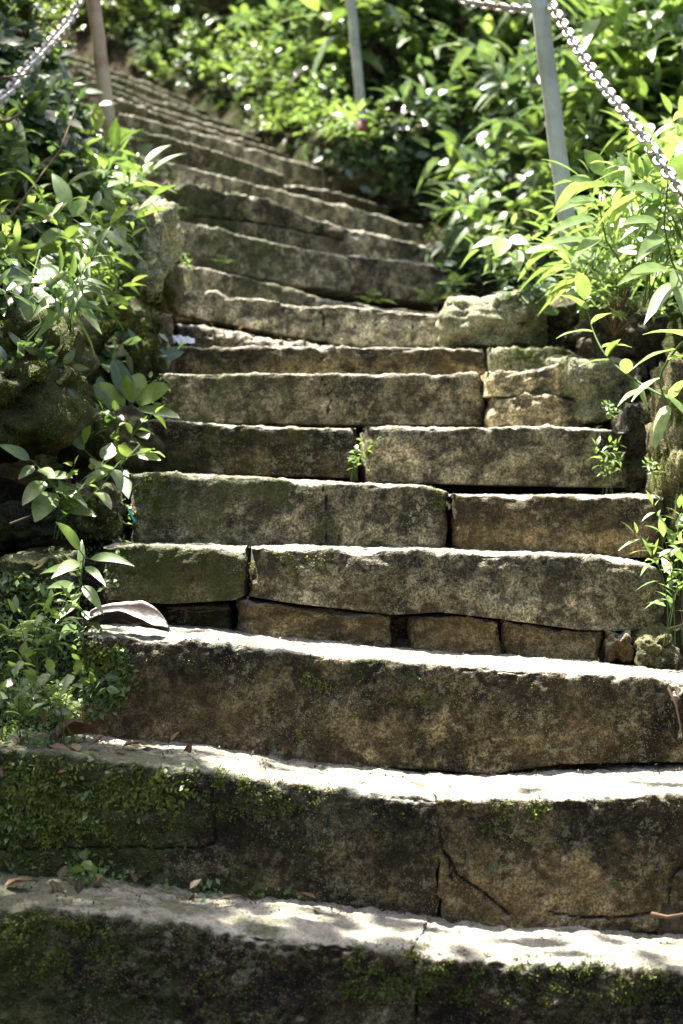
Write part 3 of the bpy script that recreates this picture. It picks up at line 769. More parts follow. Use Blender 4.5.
pput('lance', 585, 275, .62, d=4.6, rz=3, tilt=(.2, -.5), label='sunlit long-leaved plant leaning out in front of the right post', var=2)
pput('lance', 690, 260, .9, d=4.1, rz=5, tilt=(.1, -.2), label='tall sunlit plant cut by the right edge of the picture', var=1)
pput('lance', 500, 300, .55, d=5.6, rz=2, tilt=(.1, 0), label='plant with two bright drooping leaves behind the pale green boulder', var=1)

def exact(name, label, stem, leaves, mat='leaf_mid', shape='ovate', r=.0025, sm='stem_green', up=(0, -.75, .66), droop=.12, seed=1, fold=.18):
    """stem: points; leaves: (t along stem, tip px, tip py, extra depth, width px)"""
    root = empty(name, stem[0]); tag(root, label, 'plant'); lb = LB(); sb = LB(); R = random.Random(seed)
    n = len(stem)-1; tube(sb, [p-stem[0] for p in stem], r, r*.5, 6)
    for (t, tx, ty, dd, wpx) in leaves:
        k = min(n-1, int(t*n)); b0 = stem[k].lerp(stem[k+1], t*n-k)
        tip = P(tx, ty, b0.y+dd); d = tip-b0; L = d.length; W = wpx/F*b0.y
        pet = b0+d*.12; tube(sb, [b0-stem[0], pet-stem[0]], r*.5, r*.4, 5)
        leaf(lb, pet-stem[0], d+UP*droop*L, L*.9, W, R, droop, fold, shape, 9, up=(Vector(up)+Vector((R.gauss(0, .15), 0, R.gauss(0, .15)))).normalized(), wav=.02)
    build('foliage', lb, mat, root); build('stems', sb, sm, root); return root
exact('rounded_leaf_plant', 'rounded-leaf plant with big smooth paddle leaves left of the sixth step', [P(122, 442, 4.45), P(126, 420, 4.42), P(132, 404, 4.4)],
      [(.9, 112, 354, .02, 22), (.7, 92, 382, -.03, 24), (1, 170, 388, -.06, 26), (.9, 140, 370, .04, 24), (.9, 178, 418, -.10, 15), (.6, 146, 438, -.08, 22), (.4, 84, 432, -.06, 26), (.6, 118, 436, -.10, 20), (1, 126, 372, -.03, 20)], shape='oblong', seed=2)
exact('young_plant', 'young plant with long arching pointed leaves beside the big fallen leaf', [P(74, 655, 3.62), P(78, 620, 3.6), P(80, 585, 3.58), P(84, 556, 3.56)],
      [(1, 50, 512, -.05, 14), (.98, 134, 566, -.06, 13), (.95, 54, 578, -.05, 17), (.9, 104, 586, -.07, 10), (.85, 40, 574, .05, 12), (.7, 100, 612, -.05, 13), (.65, 46, 588, -.05, 13), (.6, 74, 606, -.09, 14), (.5, 58, 622, -.05, 12), (.45, 102, 636, -.06, 10), (.3, 60, 640, -.07, 12), (.75, 82, 528, .05, 9)], 'leaf_bright', 'lance', seed=3, droop=.3)
exact('veined_leaf_plant', 'plant with broad veined leaves in front of the dark hollow', [P(66, 520, 4.02), P(60, 498, 4.0), P(48, 480, 3.98), P(34, 462, 3.96)],
      [(1, -2, 444, -.03, 15), (.9, 54, 478, -.06, 13), (.7, 24, 504, -.08, 18), (.75, 72, 478, -.05, 13), (.5, 36, 520, -.09, 26), (.55, 82, 500, -.06, 14), (.2, 96, 516, -.04, 15), (.95, 20, 478, -.02, 13)], seed=4)
exact('trailing_plant', 'trailing plant with one pale round leaf below the paddle-leaved one', [P(140, 445, 4.25), P(118, 468, 4.2), P(98, 462, 4.18), P(72, 440, 4.2)],
      [(.1, 160, 460, -.03, 12), (.3, 128, 496, -.06, 16), (.55, 96, 470, -.09, 26), (.6, 118, 440, .04, 18), (.8, 60, 424, -.03, 14), (.9, 92, 424, -.03, 12), (1, 50, 452, -.04, 14), (.4, 84, 486, -.06, 14), (.35, 126, 440, -.02, 16)], seed=5)
exact('overhanging_plant', 'bright plant with very long leaves reaching over the tall pale boulder', [P(60, 262, 4.7), P(66, 238, 4.65), P(72, 216, 4.6)],
      [(1, 48, 160, .05, 18), (.95, 138, 262, -.08, 12), (.9, 108, 262, -.05, 12), (.8, 16, 200, -.05, 16), (.9, 90, 192, .0, 20), (.7, 38, 250, -.1, 18), (.6, 86, 276, -.1, 22), (.5, 112, 232, -.05, 12), (1, 20, 228, -.02, 14), (.3, 30, 290, -.12, 18), (.2, 100, 300, -.1, 16)], 'leaf_bright', 'lance', seed=6, droop=.3)
exact('hanging_leaf_plant', 'plant with heart-shaped leaves hanging over the huge mossy boulder', [P(40, 250, 4.2), P(34, 272, 4.12), P(30, 292, 4.1)],
      [(1, 28, 318, -.03, 18), (.6, 8, 290, -.05, 13), (.8, 52, 310, -.04, 14), (.4, 62, 284, -.05, 16), (.2, 70, 306, -.08, 18), (.1, 96, 328, -.1, 18)], seed=7)
exact('two_leaf_shoot', 'shoot with two bright drooping leaves between the green boulder and the right post', [P(528, 275, 4.9), P(522, 255, 4.85), P(512, 240, 4.8), P(505, 236, 4.8)],
      [(1, 474, 248, -.03, 13), (.95, 497, 256, -.06, 19), (.9, 528, 244, -.03, 14), (.5, 518, 270, -.06, 13), (.4, 560, 250, -.06, 12)], 'leaf_bright', seed=8)
exact('arching_leaf_plant', 'plant with pale overexposed leaves arching across the foot of the right post', [P(620, 262, 4.45), P(606, 240, 4.42), P(600, 210, 4.4), P(604, 180, 4.4)],
      [(1, 580, 140, .0, 20), (.95, 640, 150, -.05, 18), (.9, 560, 178, -.06, 13), (.8, 556, 215, -.1, 14), (.85, 650, 196, -.05, 18), (.6, 552, 236, -.1, 15), (.5, 656, 232, -.06, 18), (.5, 620, 200, -.1, 20), (.3, 536, 250, -.12, 14), (.2, 660, 262, -.08, 18), (.7, 590, 196, -.1, 20), (.4, 575, 262, -.12, 15)], 'leaf_bright', 'lance', seed=9, droop=.3)
exact('arching_leaf_plant', 'tall plant with large glowing leaves under the lower end of the right chain', [P(690, 300, 4.0), P(672, 262, 3.98), P(664, 226, 3.96), P(668, 180, 3.96)],
      [(1, 640, 130, .0, 18), (.95, 700, 140, -.05, 24), (.9, 624, 190, -.06, 18), (.8, 700, 214, -.1, 24), (.7, 618, 226, -.05, 16), (.6, 640, 262, -.1, 20), (.5, 705, 262, -.06, 24), (.3, 620, 286, -.12, 18), (.2, 650, 320, -.08, 20), (.35, 690, 330, -.1, 22)], 'leaf_bright', 'lance', seed=10, droop=.3)

for k, (px, py, sc_, lab) in enumerate([(70, 330, .55, 'long-leaved tuft hanging between the huge boulder and the shaggy rock'), (30, 335, .6, 'long-leaved tuft draped over the face of the huge boulder'), (100, 318, .5, 'long-leaved tuft on the crown of the shaggy moss-covered rock'),
      (-2, 300, .7, 'long-leaved tuft at the left edge above the face of the huge boulder')]):
    pput('bigleaf' if k % 2 else 'lance_mid', px, py, sc_, d=4.05 if k < 2 else 4.6, rz=k*1.7, tilt=(.9, .1), label=lab)
pput('bigleaf', 596, 318, .6, d=4.7, rz=1.5, label='sunlit long-leaved tuft at the foot of the right post')
pput('bigleaf', 640, 262, .95, d=4.5, rz=2.5, label='broad sunlit tuft in front of the sagging right chain')
pput('bigleaf', 352, 150, .6, d=7.2, rz=2.5, label='bright tuft beside the foot of the middle post')
pput('fern', 130, 300, .3, d=4.95, rz=1.5, tilt=(.5, .3), label='small fern hanging under the round mossy rock')

# drooping sunlit branch in front of the right rocks
def branch(pts, leaves, label, mat='leaf_bright', name='drooping_branch', r=.0035):
    root = empty(name, pts[0]); tag(root, label, 'branch')
    lb = LB(); sb = LB(); R = random.Random(len(pts)*7+len(leaves))
    q = [p-pts[0] for p in pts]
    # smooth
    cur = []
    for i in range(len(q)-1):
        p0 = q[max(0, i-1)]; p1 = q[i]; p2 = q[i+1]; p3 = q[min(len(q)-1, i+2)]
        for k in range(6):
            t = k/6; cur.append(.5*((2*p1)+(p2-p0)*t+(2*p0-5*p1+4*p2-p3)*t*t+(3*p1-p0-3*p2+p3)*t**3))
    cur.append(q[-1]); tube(sb, cur, r, r*.35, 6)
    for (t, dx, dy, dz, L, W) in leaves:
        p = cur[min(len(cur)-1, int(t*(len(cur)-1)))]
        leaf(lb, p, Vector((dx, dy, dz)), L, W, R, .3, .25, 'ovate', 7, wav=.03)
    build('foliage', lb, mat, root); build('stem', sb, 'stem_green', root); return root
branch([P(700, 412, 3.75), P(655, 392, 3.85), P(615, 365, 3.95), P(596, 338, 4.02), P(585, 300, 4.1)],
       [(.2, .2, -.3, .5, .07, .03), (.3, -.5, -.4, -.1, .085, .026), (.4, .3, -.4, -.6, .06, .02), (.45, -.1, -.5, .6, .06, .026), (.55, -.9, -.3, .1, .07, .022), (.6, .4, -.3, .8, .06, .03),
        (.7, .6, -.4, .2, .07, .028), (.8, -.8, -.4, .1, .09, .024), (.85, .6, -.4, .6, .06, .03), (.95, -.6, -.3, .5, .09, .03), (1, -.2, -.4, .9, .09, .035)],
       'drooping green branch with scattered ovate leaves in front of the right rocks')
branch([P(705, 330, 3.6), P(680, 345, 3.62), P(660, 378, 3.66), P(668, 405, 3.66)],
       [(.1, -.3, -.4, .6, .09, .045), (.25, -.8, -.3, .3, .10, .04), (.4, -.8, -.3, -.1, .09, .03), (.55, .5, -.4, .2, .08, .035), (.7, -.7, -.4, -.3, .07, .028), (.85, .5, -.4, -.4, .07, .03), (1, -.3, -.4, -.6, .08, .03)],
       'near sunlit sprig with large pale leaves at the right edge')
branch([P(58, 520, 3.95), P(96, 492, 4.0), P(122, 460, 4.1), P(150, 452, 4.15)],
       [(.2, -.3, -.5, .6, .05, .028), (.35, .4, -.5, -.2, .06, .03), (.5, -.4, -.5, .4, .055, .03), (.6, .3, -.5, -.5, .05, .028), (.75, -.2, -.5, .7, .05, .03), (.9, .4, -.5, .3, .05, .026), (1, .6, -.4, 0, .04, .02)],
       'creeping reddish runner with small leaves left of the fifth step', 'leaf_mid', 'creeping_runner', .0022)
# bare twigs at the left
def twig(pts, label, r=.003):
    b = LB(); q = [p-pts[0] for p in pts]; tube(b, q, r, r*.5, 6); o = build('twig', b, 'stem_brown'); o.location = pts[0]; tag(o, label, 'twig'); return o
twig([P(0, 78, 4.9), P(20, 76, 4.9), P(45, 70, 4.95)], 'short brown twig crossing the left chain')
twig([P(-5, 122, 4.7), P(8, 121, 4.7), P(20, 114, 4.75)], 'broken pale stick at the left edge under the chain', .006)
twig([P(-5, 240, 4.6), P(30, 190, 4.7), P(60, 150, 4.9), P(75, 110, 5.0)], 'long thin brown twig rising through the left bank plants')
twig([P(0, 205, 4.7), P(40, 232, 4.65), P(80, 250, 4.7)], 'thin brown twig slanting down over the left bank')
twig([P(668, 688, 3.45), P(676, 705, 3.43), P(681, 730, 3.42)], 'pale peeled twig on the right end of the third step')
twig([P(652, 914, 3.14), P(668, 917, 3.12), P(690, 913, 3.1)], 'reddish twig on the lowest tread at the right edge', .004)
twig([P(10, 524, 3.9), P(28, 517, 3.92), P(42, 508, 3.95)], 'curved brown twig in front of the dark hollow')

# ------------------------------------------------------------------ moss, ground cover and litter (uncountable)
def scatter(name, label, regions, mat, seed, L, W, k, shape='ovate', sp=.6, ns=2, zmin=-2):
    R = random.Random(seed); b = LB()
    for (pg, n) in regions:
        x0 = min(p[0] for p in pg); x1 = max(p[0] for p in pg); y0 = min(p[1] for p in pg); y1 = max(p[1] for p in pg)
        c = 0; tr = 0
        while c < n and tr < n*6:
            tr += 1; x = R.uniform(x0, x1); y = R.uniform(y0, y1)
            if not inpoly(x, y, pg): continue
            if noise.fractal(Vector((x*.045, y*.045, seed)), .8, 2.2, 3) < R.uniform(-.25, .4): continue
            p, nn = hit(x, y)
            if p is None or nn.z < zmin: continue
            c += 1
            for j in range(k):
                d = nn*R.uniform(.3, 1)+Vector((R.gauss(0, sp), R.gauss(0, sp), R.gauss(0, sp)))
                s = R.uniform(.5, 1.2); q = p+Vector((R.gauss(0, L*.6), R.gauss(0, L*.2), R.gauss(0, L*.6)))
                leaf(b, q, d, L*s, W*s, R, .2, .15, shape, ns, up=(nn+Vector((0, 0, .6))).normalized())
    c0 = Vector(b.v[0]); o = build(name, b, mat)
    tag(o, label, 'moss' if 'moss' in name else 'ground cover', kind='stuff'); return o
scatter('moss', 'yellow-green moss tufts on the edges and faces of the steps', [
    ([(345, 945), (430, 945), (430, 1000), (345, 1000)], 200), ([(20, 915), (120, 915), (110, 975), (30, 985)], 170), ([(430, 950), (683, 960), (683, 1010), (430, 1000)], 260),
    ([(215, 768), (250, 775), (245, 800), (215, 795)], 90), ([(90, 760), (340, 785), (340, 800), (90, 850)], 260), ([(480, 800), (560, 800), (520, 850), (480, 830)], 90),
    ([(60, 650), (140, 650), (140, 700), (60, 740)], 160), ([(490, 345), (570, 345), (570, 365), (490, 368)], 160), ([(240, 550), (340, 552), (330, 575), (240, 580)], 90),
    ([(135, 475), (180, 475), (160, 520), (135, 530)], 100), ([(90, 320), (150, 320), (150, 380), (90, 390)], 420), ([(140, 275), (180, 275), (180, 310), (140, 315)], 200),
    ([(430, 488), (450, 488), (450, 510), (435, 510)], 40), ([(190, 430), (330, 460), (330, 475), (150, 470)], 60), ([(0, 320), (90, 320), (100, 400), (50, 450), (0, 440)], 800),
    ([(230, 285), (440, 300), (440, 312), (230, 295)], 90), ([(640, 400), (683, 380), (683, 500), (660, 540)], 200), ([(0, 905), (680, 930), (680, 1020), (0, 1020)], 200), ([(0, 760), (683, 800), (683, 900), (0, 880)], 160), ([(130, 650), (683, 690), (683, 750), (130, 740)], 90)],
    'leaf_moss', 3, .0042, .0032, 9)
scatter('ground_cover', 'tiny-leaved creeping ground cover beside the left ends of the lowest steps', [
    ([(0, 750), (90, 755), (110, 850), (90, 890), (0, 890)], 60), ([(0, 540), (90, 640), (80, 745), (0, 750)], 700), ([(80, 760), (200, 770), (150, 830), (90, 860)], 20), ([(80, 860), (300, 890), (300, 905), (40, 895)], 60),
    ([(10, 560), (120, 500), (150, 470), (130, 540), (100, 640), (40, 640)], 160), ([(85, 650), (125, 650), (120, 700), (90, 720)], 90)],
    'leaf_bright', 4, .013, .0085, 4, sp=.8)
scatter('ground_cover', 'low leafy ground cover carpeting the banks behind the posts', [
    ([(100, 348), (160, 341), (160, 352), (100, 360)], 20), ([(100, -70), (700, -70), (700, 300), (560, 300), (540, 300), (440, 290), (430, 215), (300, 140), (190, 88), (120, 50)], 4600), ([(-30, -70), (30, 10), (60, 100), (100, 140), (130, 210), (120, 300), (-30, 300)], 1900)],
    'leaf_deep', 6, .055, .028, 3, sp=.7, ns=3)
scatter('leaf_litter', 'brown leaf litter and crumbs lying on the banks and in step corners', [
    ([(100, 0), (683, 0), (683, 300), (440, 290), (430, 215), (300, 140)], 700), ([(0, 640), (90, 640), (90, 760), (0, 760)], 60), ([(560, 330), (660, 330), (640, 420), (600, 420)], 60), ([(0, 880), (683, 900), (683, 918), (0, 900)], 50), ([(20, 742), (200, 750), (200, 762), (20, 756)], 30), ([(420, 225), (480, 240), (480, 290), (440, 290)], 60), ([(180, 316), (345, 340), (345, 348), (180, 342)], 60)],
    'leaf_dead', 8, .03, .015, 1, sp=.8, ns=3, zmin=.45)

def strands(label, areas, seed):
    """creeping fronds that trail over the stone, little leaflets set along each runner"""
    R = random.Random(seed); b = LB()
    for (x0, x1, y0, y1, n, ln, L) in areas:
        for q in range(n):
            x = R.uniform(x0, x1)*1.0; x = x0+(x-x0)*R.uniform(.3, 1); y = R.uniform(y0, y1); an = R.uniform(.2, 2.6); pts = []
            for k in range(int(R.uniform(.5, 1)*ln/3)):
                p, nn = hit(x, y)
                if p is None: break
                if pts and (p-pts[-1][0]).length > .03: break
                pts.append((p+nn*(.004+.004*R.random()), nn)); an += R.gauss(0, .22)+.04*(1.57-an); x += math.cos(an)*3; y += math.sin(an)*3
            if len(pts) < 4: continue
            tube(b, [p for p, _ in pts], .0008, .0005, 4)
            for k in range(1, len(pts)-1):
                t = (pts[k+1][0]-pts[k-1][0]).normalized(); nn = pts[k][1]; sd_ = t.cross(nn).normalized()
                for sg in (-1, 1):
                    if R.random() < .15: continue
                    s_ = L*R.uniform(.6, 1.2)*(1.1-.5*k/len(pts))
                    leaf(b, pts[k][0], sd_*sg+t*.5+nn*R.uniform(.0, .6), s_, s_*.5, R, .15, .15, 'ovate', 3, up=nn)
    o = build('ground_cover', b, 'leaf_moss'); tag(o, label, 'ground cover', kind='stuff')
strands('creeping clubmoss runners trailing over the left ends of the lowest risers', [(0, 150, 752, 835, 80, 60, .0085), (100, 210, 765, 800, 40, 40, .009), (0, 80, 590, 720, 60, 60, .010), (80, 135, 640, 670, 26, 50, .009), (60, 150, 480, 540, 30, 40, .008), (300, 340, 660, 700, 8, 30, .006), (0, 120, 915, 960, 30, 30, .006), (100, 165, 310, 345, 40, 30, .009)], 11)
scatter('leaf_litter', 'fine brown crumbs and bits of leaf gathered in the corners of the treads', [
    ([(100, 745), (683, 752), (683, 780), (300, 776), (100, 752)], 260), ([(0, 884), (683, 900), (683, 930), (0, 905)], 420), ([(100, 632), (683, 655), (683, 672), (100, 640)], 160)], 'leaf_dead', 9, .007, .004, 2, sp=1, zmin=.4)

# ------------------------------------------------------------------ single fallen leaves and scraps
def dead_leaf(px, py, L, W, az, label, curl=.4, d=None, mat='leaf_dead', lift=.004):
    p = P(px, py, d) if d else hit(px, py)[0]
    R = random.Random(int(px*7+py)); b = LB()
    leaf(b, Vector((0, 0, lift)), Vector((math.cos(az), math.sin(az), .05)), L, W, R, -.05, curl, 'ovate', 9, curl=.05, wav=.05)
    o = build('fallen_leaf', b, mat); o.location = p; tag(o, label, 'leaf'); return o
dead_leaf(123, 749, .035, .022, .4, 'brown curled leaf on the left part of the second tread')
dead_leaf(137, 751, .03, .02, 2.2, 'small orange-brown leaf touching the curled one on the second tread')
dead_leaf(192, 893, .025, .006, .7, 'thin yellow leaf sliver on the lowest tread')
dead_leaf(215, 903, .05, .010, .1, 'long pale leaf lying flat on the lowest tread')
dead_leaf(135, 885, .06, .04, 1.2, 'dark brown dead leaf propped against the second riser', .9)
dead_leaf(5, 888, .05, .03, .2, 'tan dead leaf at the left edge of the lowest tread')
dead_leaf(55, 742, .08, .05, .5, 'large crumpled brown leaf at the left of the second tread', 1.0)
dead_leaf(320, 915, .03, .01, 2, 'small dead leaf crumb at the middle of the lowest tread')
dead_leaf(505, 382, .03, .02, 2, 'small dead leaf on the right of the eighth step', d=4.85)
# big curled leaf: two raised halves around a pale midrib
def big_leaf():
    m, nt, out = newmat('dry_leaf_skin'); N = NT(nt); g = N.n('ShaderNodeNewGeometry'); n = N.noise(g.outputs['Position'], 70, 5, .7)
    ml = N.n('ShaderNodeAttribute', attribute_name='mid')
    c = N.mix(N.math('POWER', ml.outputs['Fac'], 2), N.mix(n, (.026, .012, .007), (.05, .023, .014)), N.mix(n, (.022, .020, .016), (.062, .056, .046)))
    N.principled(out, c, .42, N.bump(n, .4, .003), .5); M['dry_skin'] = m
    b = LB(); nu, nv = 34, 18; L, W = .158, .10
    for i in range(nu+1):
        t = i/nu; w = W/2*(math.sin(math.pi*t**.8)**.6 if 0 < i < nu else .04)
        for j in range(nv+1):
            s = -1+2*j/nv
            ang = 1.15*abs(s)*(1 if s > 0 else .75)
            y = math.sin(ang)/1.0*w*(1 if s > 0 else -1); z = (1-math.cos(ang))*w*1.1
            z += .005*math.sin(t*8+s*2)*abs(s)+.002*noise.noise(Vector((t*9, s*3, 1)))+.008*math.sin(t*math.pi)-.006*math.exp(-(s*7)**2)
            b.v.append((t*L-L/2, y, z+.002)); b.m.append(1-abs(s)**2.2)
    for i in range(nu):
        for j in range(nv):
            a = i*(nv+1)+j; b.f.append((a, a+1, a+nv+2, a+nv+1)); b.t.append(.5)
    o = build('fallen_leaf', b, 'dry_skin'); so = o.modifiers.new('thickness', 'SOLIDIFY'); so.thickness = .0006
    p = P(126, 626, 3.56); o.location = (p.x, p.y, p.z-.002); o.rotation_euler = (.10, .06, -.14)
    tag(o, 'large curled maroon-grey leaf on the left end of the third step', 'leaf')
big_leaf()
def scrap():
    b = LB(); R = random.Random(3); nu, nv = 22, 12
    for i in range(nu+1):
        for j in range(nv+1):
            u = i/nu-.5; v = j/nv-.5; k = 1-(2*abs(u))**3*.5
            p = Vector((u*.085, v*.05*k, 0)); z = .012*(1-4*u*u)*(1-4*v*v)+.007*noise.noise(p*90)+.005*abs(noise.noise(p*160+Vector((3, 0, 0))))
            b.v.append((p.x, p.y, max(.001, z+.006))); b.m.append(0)
    for i in range(nu):
        for j in range(nv):
            a = i*(nv+1)+j; b.f.append((a, a+1, a+nv+2, a+nv+1)); b.t.append(.5)
    M['plastic'] = plain('white_plastic', (.62, .64, .72), .35, .5)
    o = build('plastic_scrap', b, 'plastic'); o.location = P(178, 344, 5.06); o.rotation_euler = (.35, 0, .1)
    o.modifiers.new('thickness', 'SOLIDIFY').thickness = .001
    tag(o, 'crumpled white plastic scrap at the left end of the eighth step', 'litter')
scrap()
b = LB(); q = [P(128, 509, 4.02), P(131, 515, 4.015), P(135, 522, 4.01)]; tube(b, [x-q[0] for x in q], .0022, .0022, 8)
M['teal'] = plain('teal_plastic', (.02, .36, .26), .35, .5); o = build('plastic_straw', b, 'teal'); o.location = q[0]; tag(o, 'tiny teal plastic straw end by the left end of the fifth step', 'litter')

# ------------------------------------------------------------------ railing posts and chains
def post(p0, p1, r, mat, label, collar=None):
    root = empty('railing_post', p0); tag(root, label, 'post', 'posts of the chain railing')
    d = p1-p0; n = 24; b = LB()
    tube(b, [d*(k/n)+Vector((.002*noise.noise(Vector((k*.3, 1, 2))), 0, 0)) for k in range(n+1)], r, r, 24)
    i0 = len(b.v); b.f.append(tuple(range(n*24, n*24+24))); b.t.append(.5)
    build('pole', b, mat, root)
    b = LB(); tube(b, [d.normalized()*-.01, d.normalized()*.026], r*1.16, r*1.12, 24); b.f.append(tuple(range(24, 48))); b.t.append(.5); build('base_flange', b, collar or mat, root)
    b = LB()
    for k in range(2): tube(b, [d*(.985-.0*k)+Vector((math.cos(t)*(r+.004), math.sin(t)*(r+.004), 0)) for t in [x*math.pi/8 for x in range(17)]], .003, .003, 6)
    build('eyelet_ring', b, mat, root); return root
A0, A1 = P(111, 140, 6.0), P(90, -28, 6.0)
B0, B1 = P(363, 128, 7.5), P(347, -40, 7.5)
C0, C1 = P(576, 292, 4.85), P(537, -14, 4.85)
D0, D1 = P(820, 420, 3.6), P(770, 250, 3.6)
post(A0, A1, .021, 'galv_rusty', 'brownish railing post rising from the plants at the top left')
post(B0, B1, .0185, 'galv', 'thin grey railing post with a red foot in the background', 'red')
post(C0, C1, .0215, 'galv', 'grey galvanised railing post leaning left behind the sunlit leaves')
def chain(pts, label, pitch=.031, wire=.0042, wd=.0145):
    root = empty('chain', pts[0]); tag(root, label, 'chain', 'chains between the railing posts')
    b = LB(); path = []; hl = pitch/2-.001+wire
    ss = hl+wire-wd
    for k in range(16):
        a = 2*math.pi*k/16; path.append(Vector((math.cos(a)*(wd-wire)+(ss if math.cos(a) > 0 else -ss), math.sin(a)*(wd-wire), 0)))
    for k, p in enumerate(path):
        t = (path[(k+1) % 16]-path[k-1]).normalized(); nn = Vector((t.y, -t.x, 0))
        for j in range(8):
            a = 2*math.pi*j/8; b.v.append(tuple(p+nn*wire*math.cos(a)+UP*wire*math.sin(a))); b.m.append(0)
    for k in range(16):
        for j in range(8):
            b.f.append((k*8+j, k*8+(j+1) % 8, ((k+1) % 16)*8+(j+1) % 8, ((k+1) % 16)*8+j)); b.t.append(.5)
    me = mesh_data('chain_link', b, 'chain')
    cur = []
    for i in range(len(pts)-1):
        p0 = pts[max(0, i-1)]; p1 = pts[i]; p2 = pts[i+1]; p3 = pts[min(len(pts)-1, i+2)]
        for k in range(40):
            t = k/40; cur.append(.5*((2*p1)+(p2-p0)*t+(2*p0-5*p1+4*p2-p3)*t*t+(3*p1-p0-3*p2+p3)*t**3))
    cur.append(pts[-1]); pos = [cur[0]]; 
    for p in cur[1:]:
        while (p-pos[-1]).length > pitch: pos.append(pos[-1]+(p-pos[-1]).normalized()*pitch)
    for i in range(len(pos)-1):
        c = (pos[i]+pos[i+1])/2; t = (pos[i+1]-pos[i]).normalized()
        o = bpy.data.objects.new('link', me); C.objects.link(o); o.parent = root
        q = t.to_track_quat('X', 'Z') @ Matrix.Rotation((math.pi/2 if i % 2 else 0)+.5+.25*noise.noise(c*20), 3, 'X').to_quaternion()
        o.rotation_mode = 'QUATERNION'; o.rotation_quaternion = q; o.location = c-pts[0]
    return root
chain([P(551, 4, 4.83), P(575, 44, 4.6), P(602, 84, 4.35), P(640, 132, 4.05), P(684, 197, 3.78), P(722, 258, 3.65), P(765, 300, 3.6)], 'bright steel chain sagging from the right post to the right edge')
chain([P(535, 10, 4.87), P(505, 8, 5.0), P(470, 2, 5.15), P(430, -14, 5.5), P(352, -38, 7.45)], 'chain running from the right post back to the middle post')
chain([P(90, -26, 5.97), P(72, 16, 5.7), P(50, 44, 5.4), P(24, 72, 5.1), P(0, 100, 4.85), P(-50, 130, 4.5)], 'pale chain hanging from the left post down to the left edge', pitch=.037, wire=.0048, wd=.017)

# ------------------------------------------------------------------ unseen trees, added with crowns placed to shade the steps
def tree(base, crowns, label, seed, L=.13, W=.07, r=.14):
    root = empty('shade_tree', base); tag(root, label, 'tree'); R = random.Random(seed)
    tb = LB(); lb = LB(); base = Vector(base)
    top = sum((Vector(c[0]) for c in crowns), Vector())/len(crowns)-base
    fork = Vector((top.x*.25, top.y*.25, top.z*.55))
    tube(tb, [Vector((0, 0, -.3)), fork*.35+Vector((.03, .02, 0)), fork*.7, fork], r, r*.6, 12)
    for (c, rad, n) in crowns:
        c = Vector(c)-base
        tube(tb, [fork*.97, fork.lerp(c, .4)+Vector((0, 0, .15)), fork.lerp(c, .75)+Vector((0, 0, .1)), c], r*.45, r*.1, 8)
        cl = []
        for k in range(max(5, n//45)):
            u = Vector((R.gauss(0, 1), R.gauss(0, 1), R.gauss(0, .6))); u = u.normalized()*R.uniform(.2, 1)**.6
            e = c+Vector((u.x*rad[0], u.y*rad[1], u.z*rad[2])); cl.append(e)
            tube(tb, [c*.98+fork*.02, c.lerp(e, .5)+Vector((0, 0, .06)), e], r*.09, r*.02, 5)
        for k in range(n):
            e = R.choice(cl); s = .20
            p = e+Vector((R.gauss(0, s), R.gauss(0, s), R.gauss(0, s*.6)))
            a = R.uniform(0, 6.283); q = R.uniform(.7, 1.2)
            leaf(lb, p, Vector((math.cos(a), math.sin(a), R.uniform(-.3, .4))), L*q, W*q, R, .3, .2, 'ovate', 3)
    build('trunk', tb, 'bark', root); build('crown', lb, 'leaf_mid', root); return root
SO = Vector((-.249, .209, 1))   # towards the sun per metre of height
def over(x, y, z, dh): return (x+SO.x*dh, y+SO.y*dh, z+dh)
tree((-2.6, 5.6, 2.2), [(over(-1.05, 4.6, 1.2, 3.2), (.5, 1.1, .4), 700), (over(-1.1, 3.1, .6, 3.4), (.5, .8, .4), 800), (over(-1.3, 5.9, 1.6, 3.2), (.5, .6, .4), 260)], 'unseen forest tree left of the steps, crown placed to shade the left bank', 1)
tree((2.9, 8.6, 4.3), [(over(-.1, 6.3, 1.9, 3.2), (.75, .40, .35), 120), (over(.45, 5.9, 1.9, 3.2), (.3, .4, .3), 60), (over(.5, 10.8, 3.9, 2.8), (1.1, .7, .4), 900), (over(1.6, 8.6, 3.2, 3.0), (.9, .8, .4), 500)], 'unseen forest tree behind the right bank, crown placed to shade the upper steps', 2)
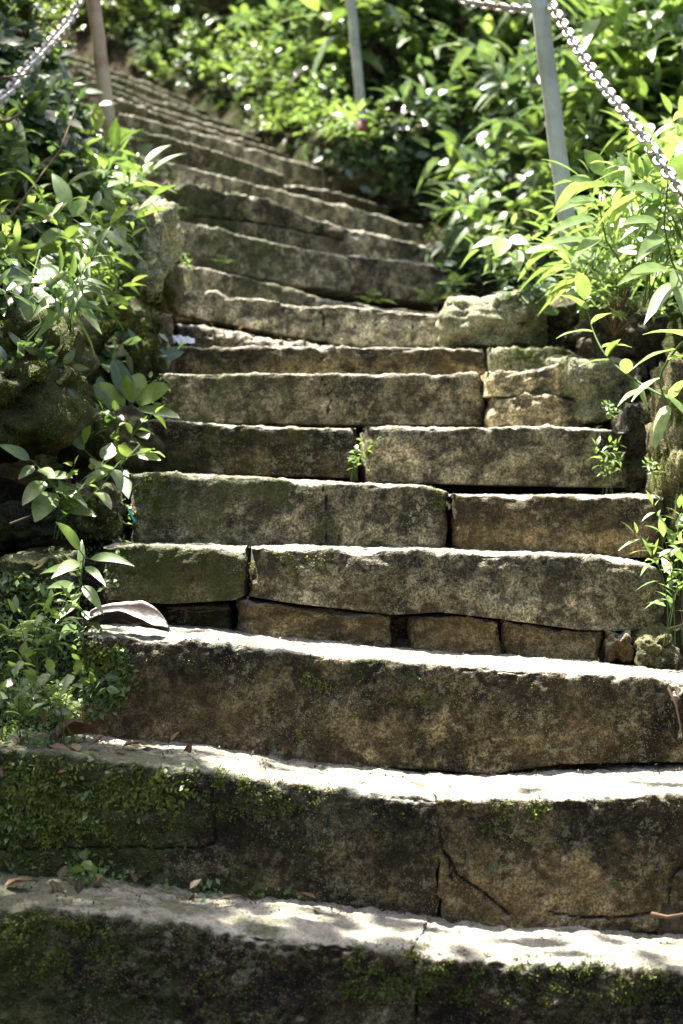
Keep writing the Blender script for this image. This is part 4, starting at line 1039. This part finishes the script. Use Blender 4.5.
tree((2.4, 2.2, -.2), [(over(-.42, 2.85, .5, 3.6), (.25, .2, .3), 320), (over(.4, 2.85, .5, 3.6), (.5, .2, .25), 60)], 'unseen forest tree beside the viewer, crown placed to dapple the lowest step', 3)
# ------------------------------------------------------------------ light, sky, camera
SUN_EL = math.radians(72); SUN_AZ = math.radians(-50)   # azimuth measured from +Y towards +X
sd = Vector((math.sin(SUN_AZ)*math.cos(SUN_EL), math.cos(SUN_AZ)*math.cos(SUN_EL), math.sin(SUN_EL)))
w = bpy.data.worlds.new('World'); sc.world = w; w.use_nodes = True
nt = w.node_tree; bg = nt.nodes['Background']
sky = nt.nodes.new('ShaderNodeTexSky'); sky.sky_type = 'NISHITA'; sky.sun_disc = False
sky.sun_elevation = SUN_EL; sky.sun_rotation = SUN_AZ; sky.dust_density = 4; sky.air_density = .7; sky.ozone_density = .4
nt.links.new(sky.outputs[0], bg.inputs[0]); bg.inputs[1].default_value = .09
ld = bpy.data.lights.new('sun', 'SUN'); ld.energy = 5; ld.angle = math.radians(.53); ld.color = (1, .95, .87)
lo = bpy.data.objects.new('sun', ld); C.objects.link(lo)
lo.rotation_euler = sd.to_track_quat('Z', 'Y').to_euler(); lo.location = (0, 6, 12)
cd = bpy.data.cameras.new('camera'); cam = bpy.data.objects.new('camera', cd); C.objects.link(cam)
cam.location = (0, 0, CH); cam.rotation_euler = (math.pi/2, 0, 0)
cd.sensor_fit = 'VERTICAL'; cd.sensor_height = 36; cd.lens = 36*F/1024; cd.clip_end = 300; cd.clip_start = .1
cd.dof.use_dof = True; cd.dof.focus_distance = 3.65; cd.dof.aperture_fstop = 5
sc.camera = cam
vs_ = sc.view_settings
sc.display_settings.display_device = 'sRGB'
vs_.view_transform = 'Standard'; vs_.look = 'None'; vs_.gamma = 1; vs_.use_curve_mapping = False; vs_.exposure = 2.3
sc.render.engine = 'CYCLES'
sc.cycles.max_bounces = 8; sc.cycles.diffuse_bounces = 4; sc.cycles.transmission_bounces = 6; sc.cycles.transparent_max_bounces = 8
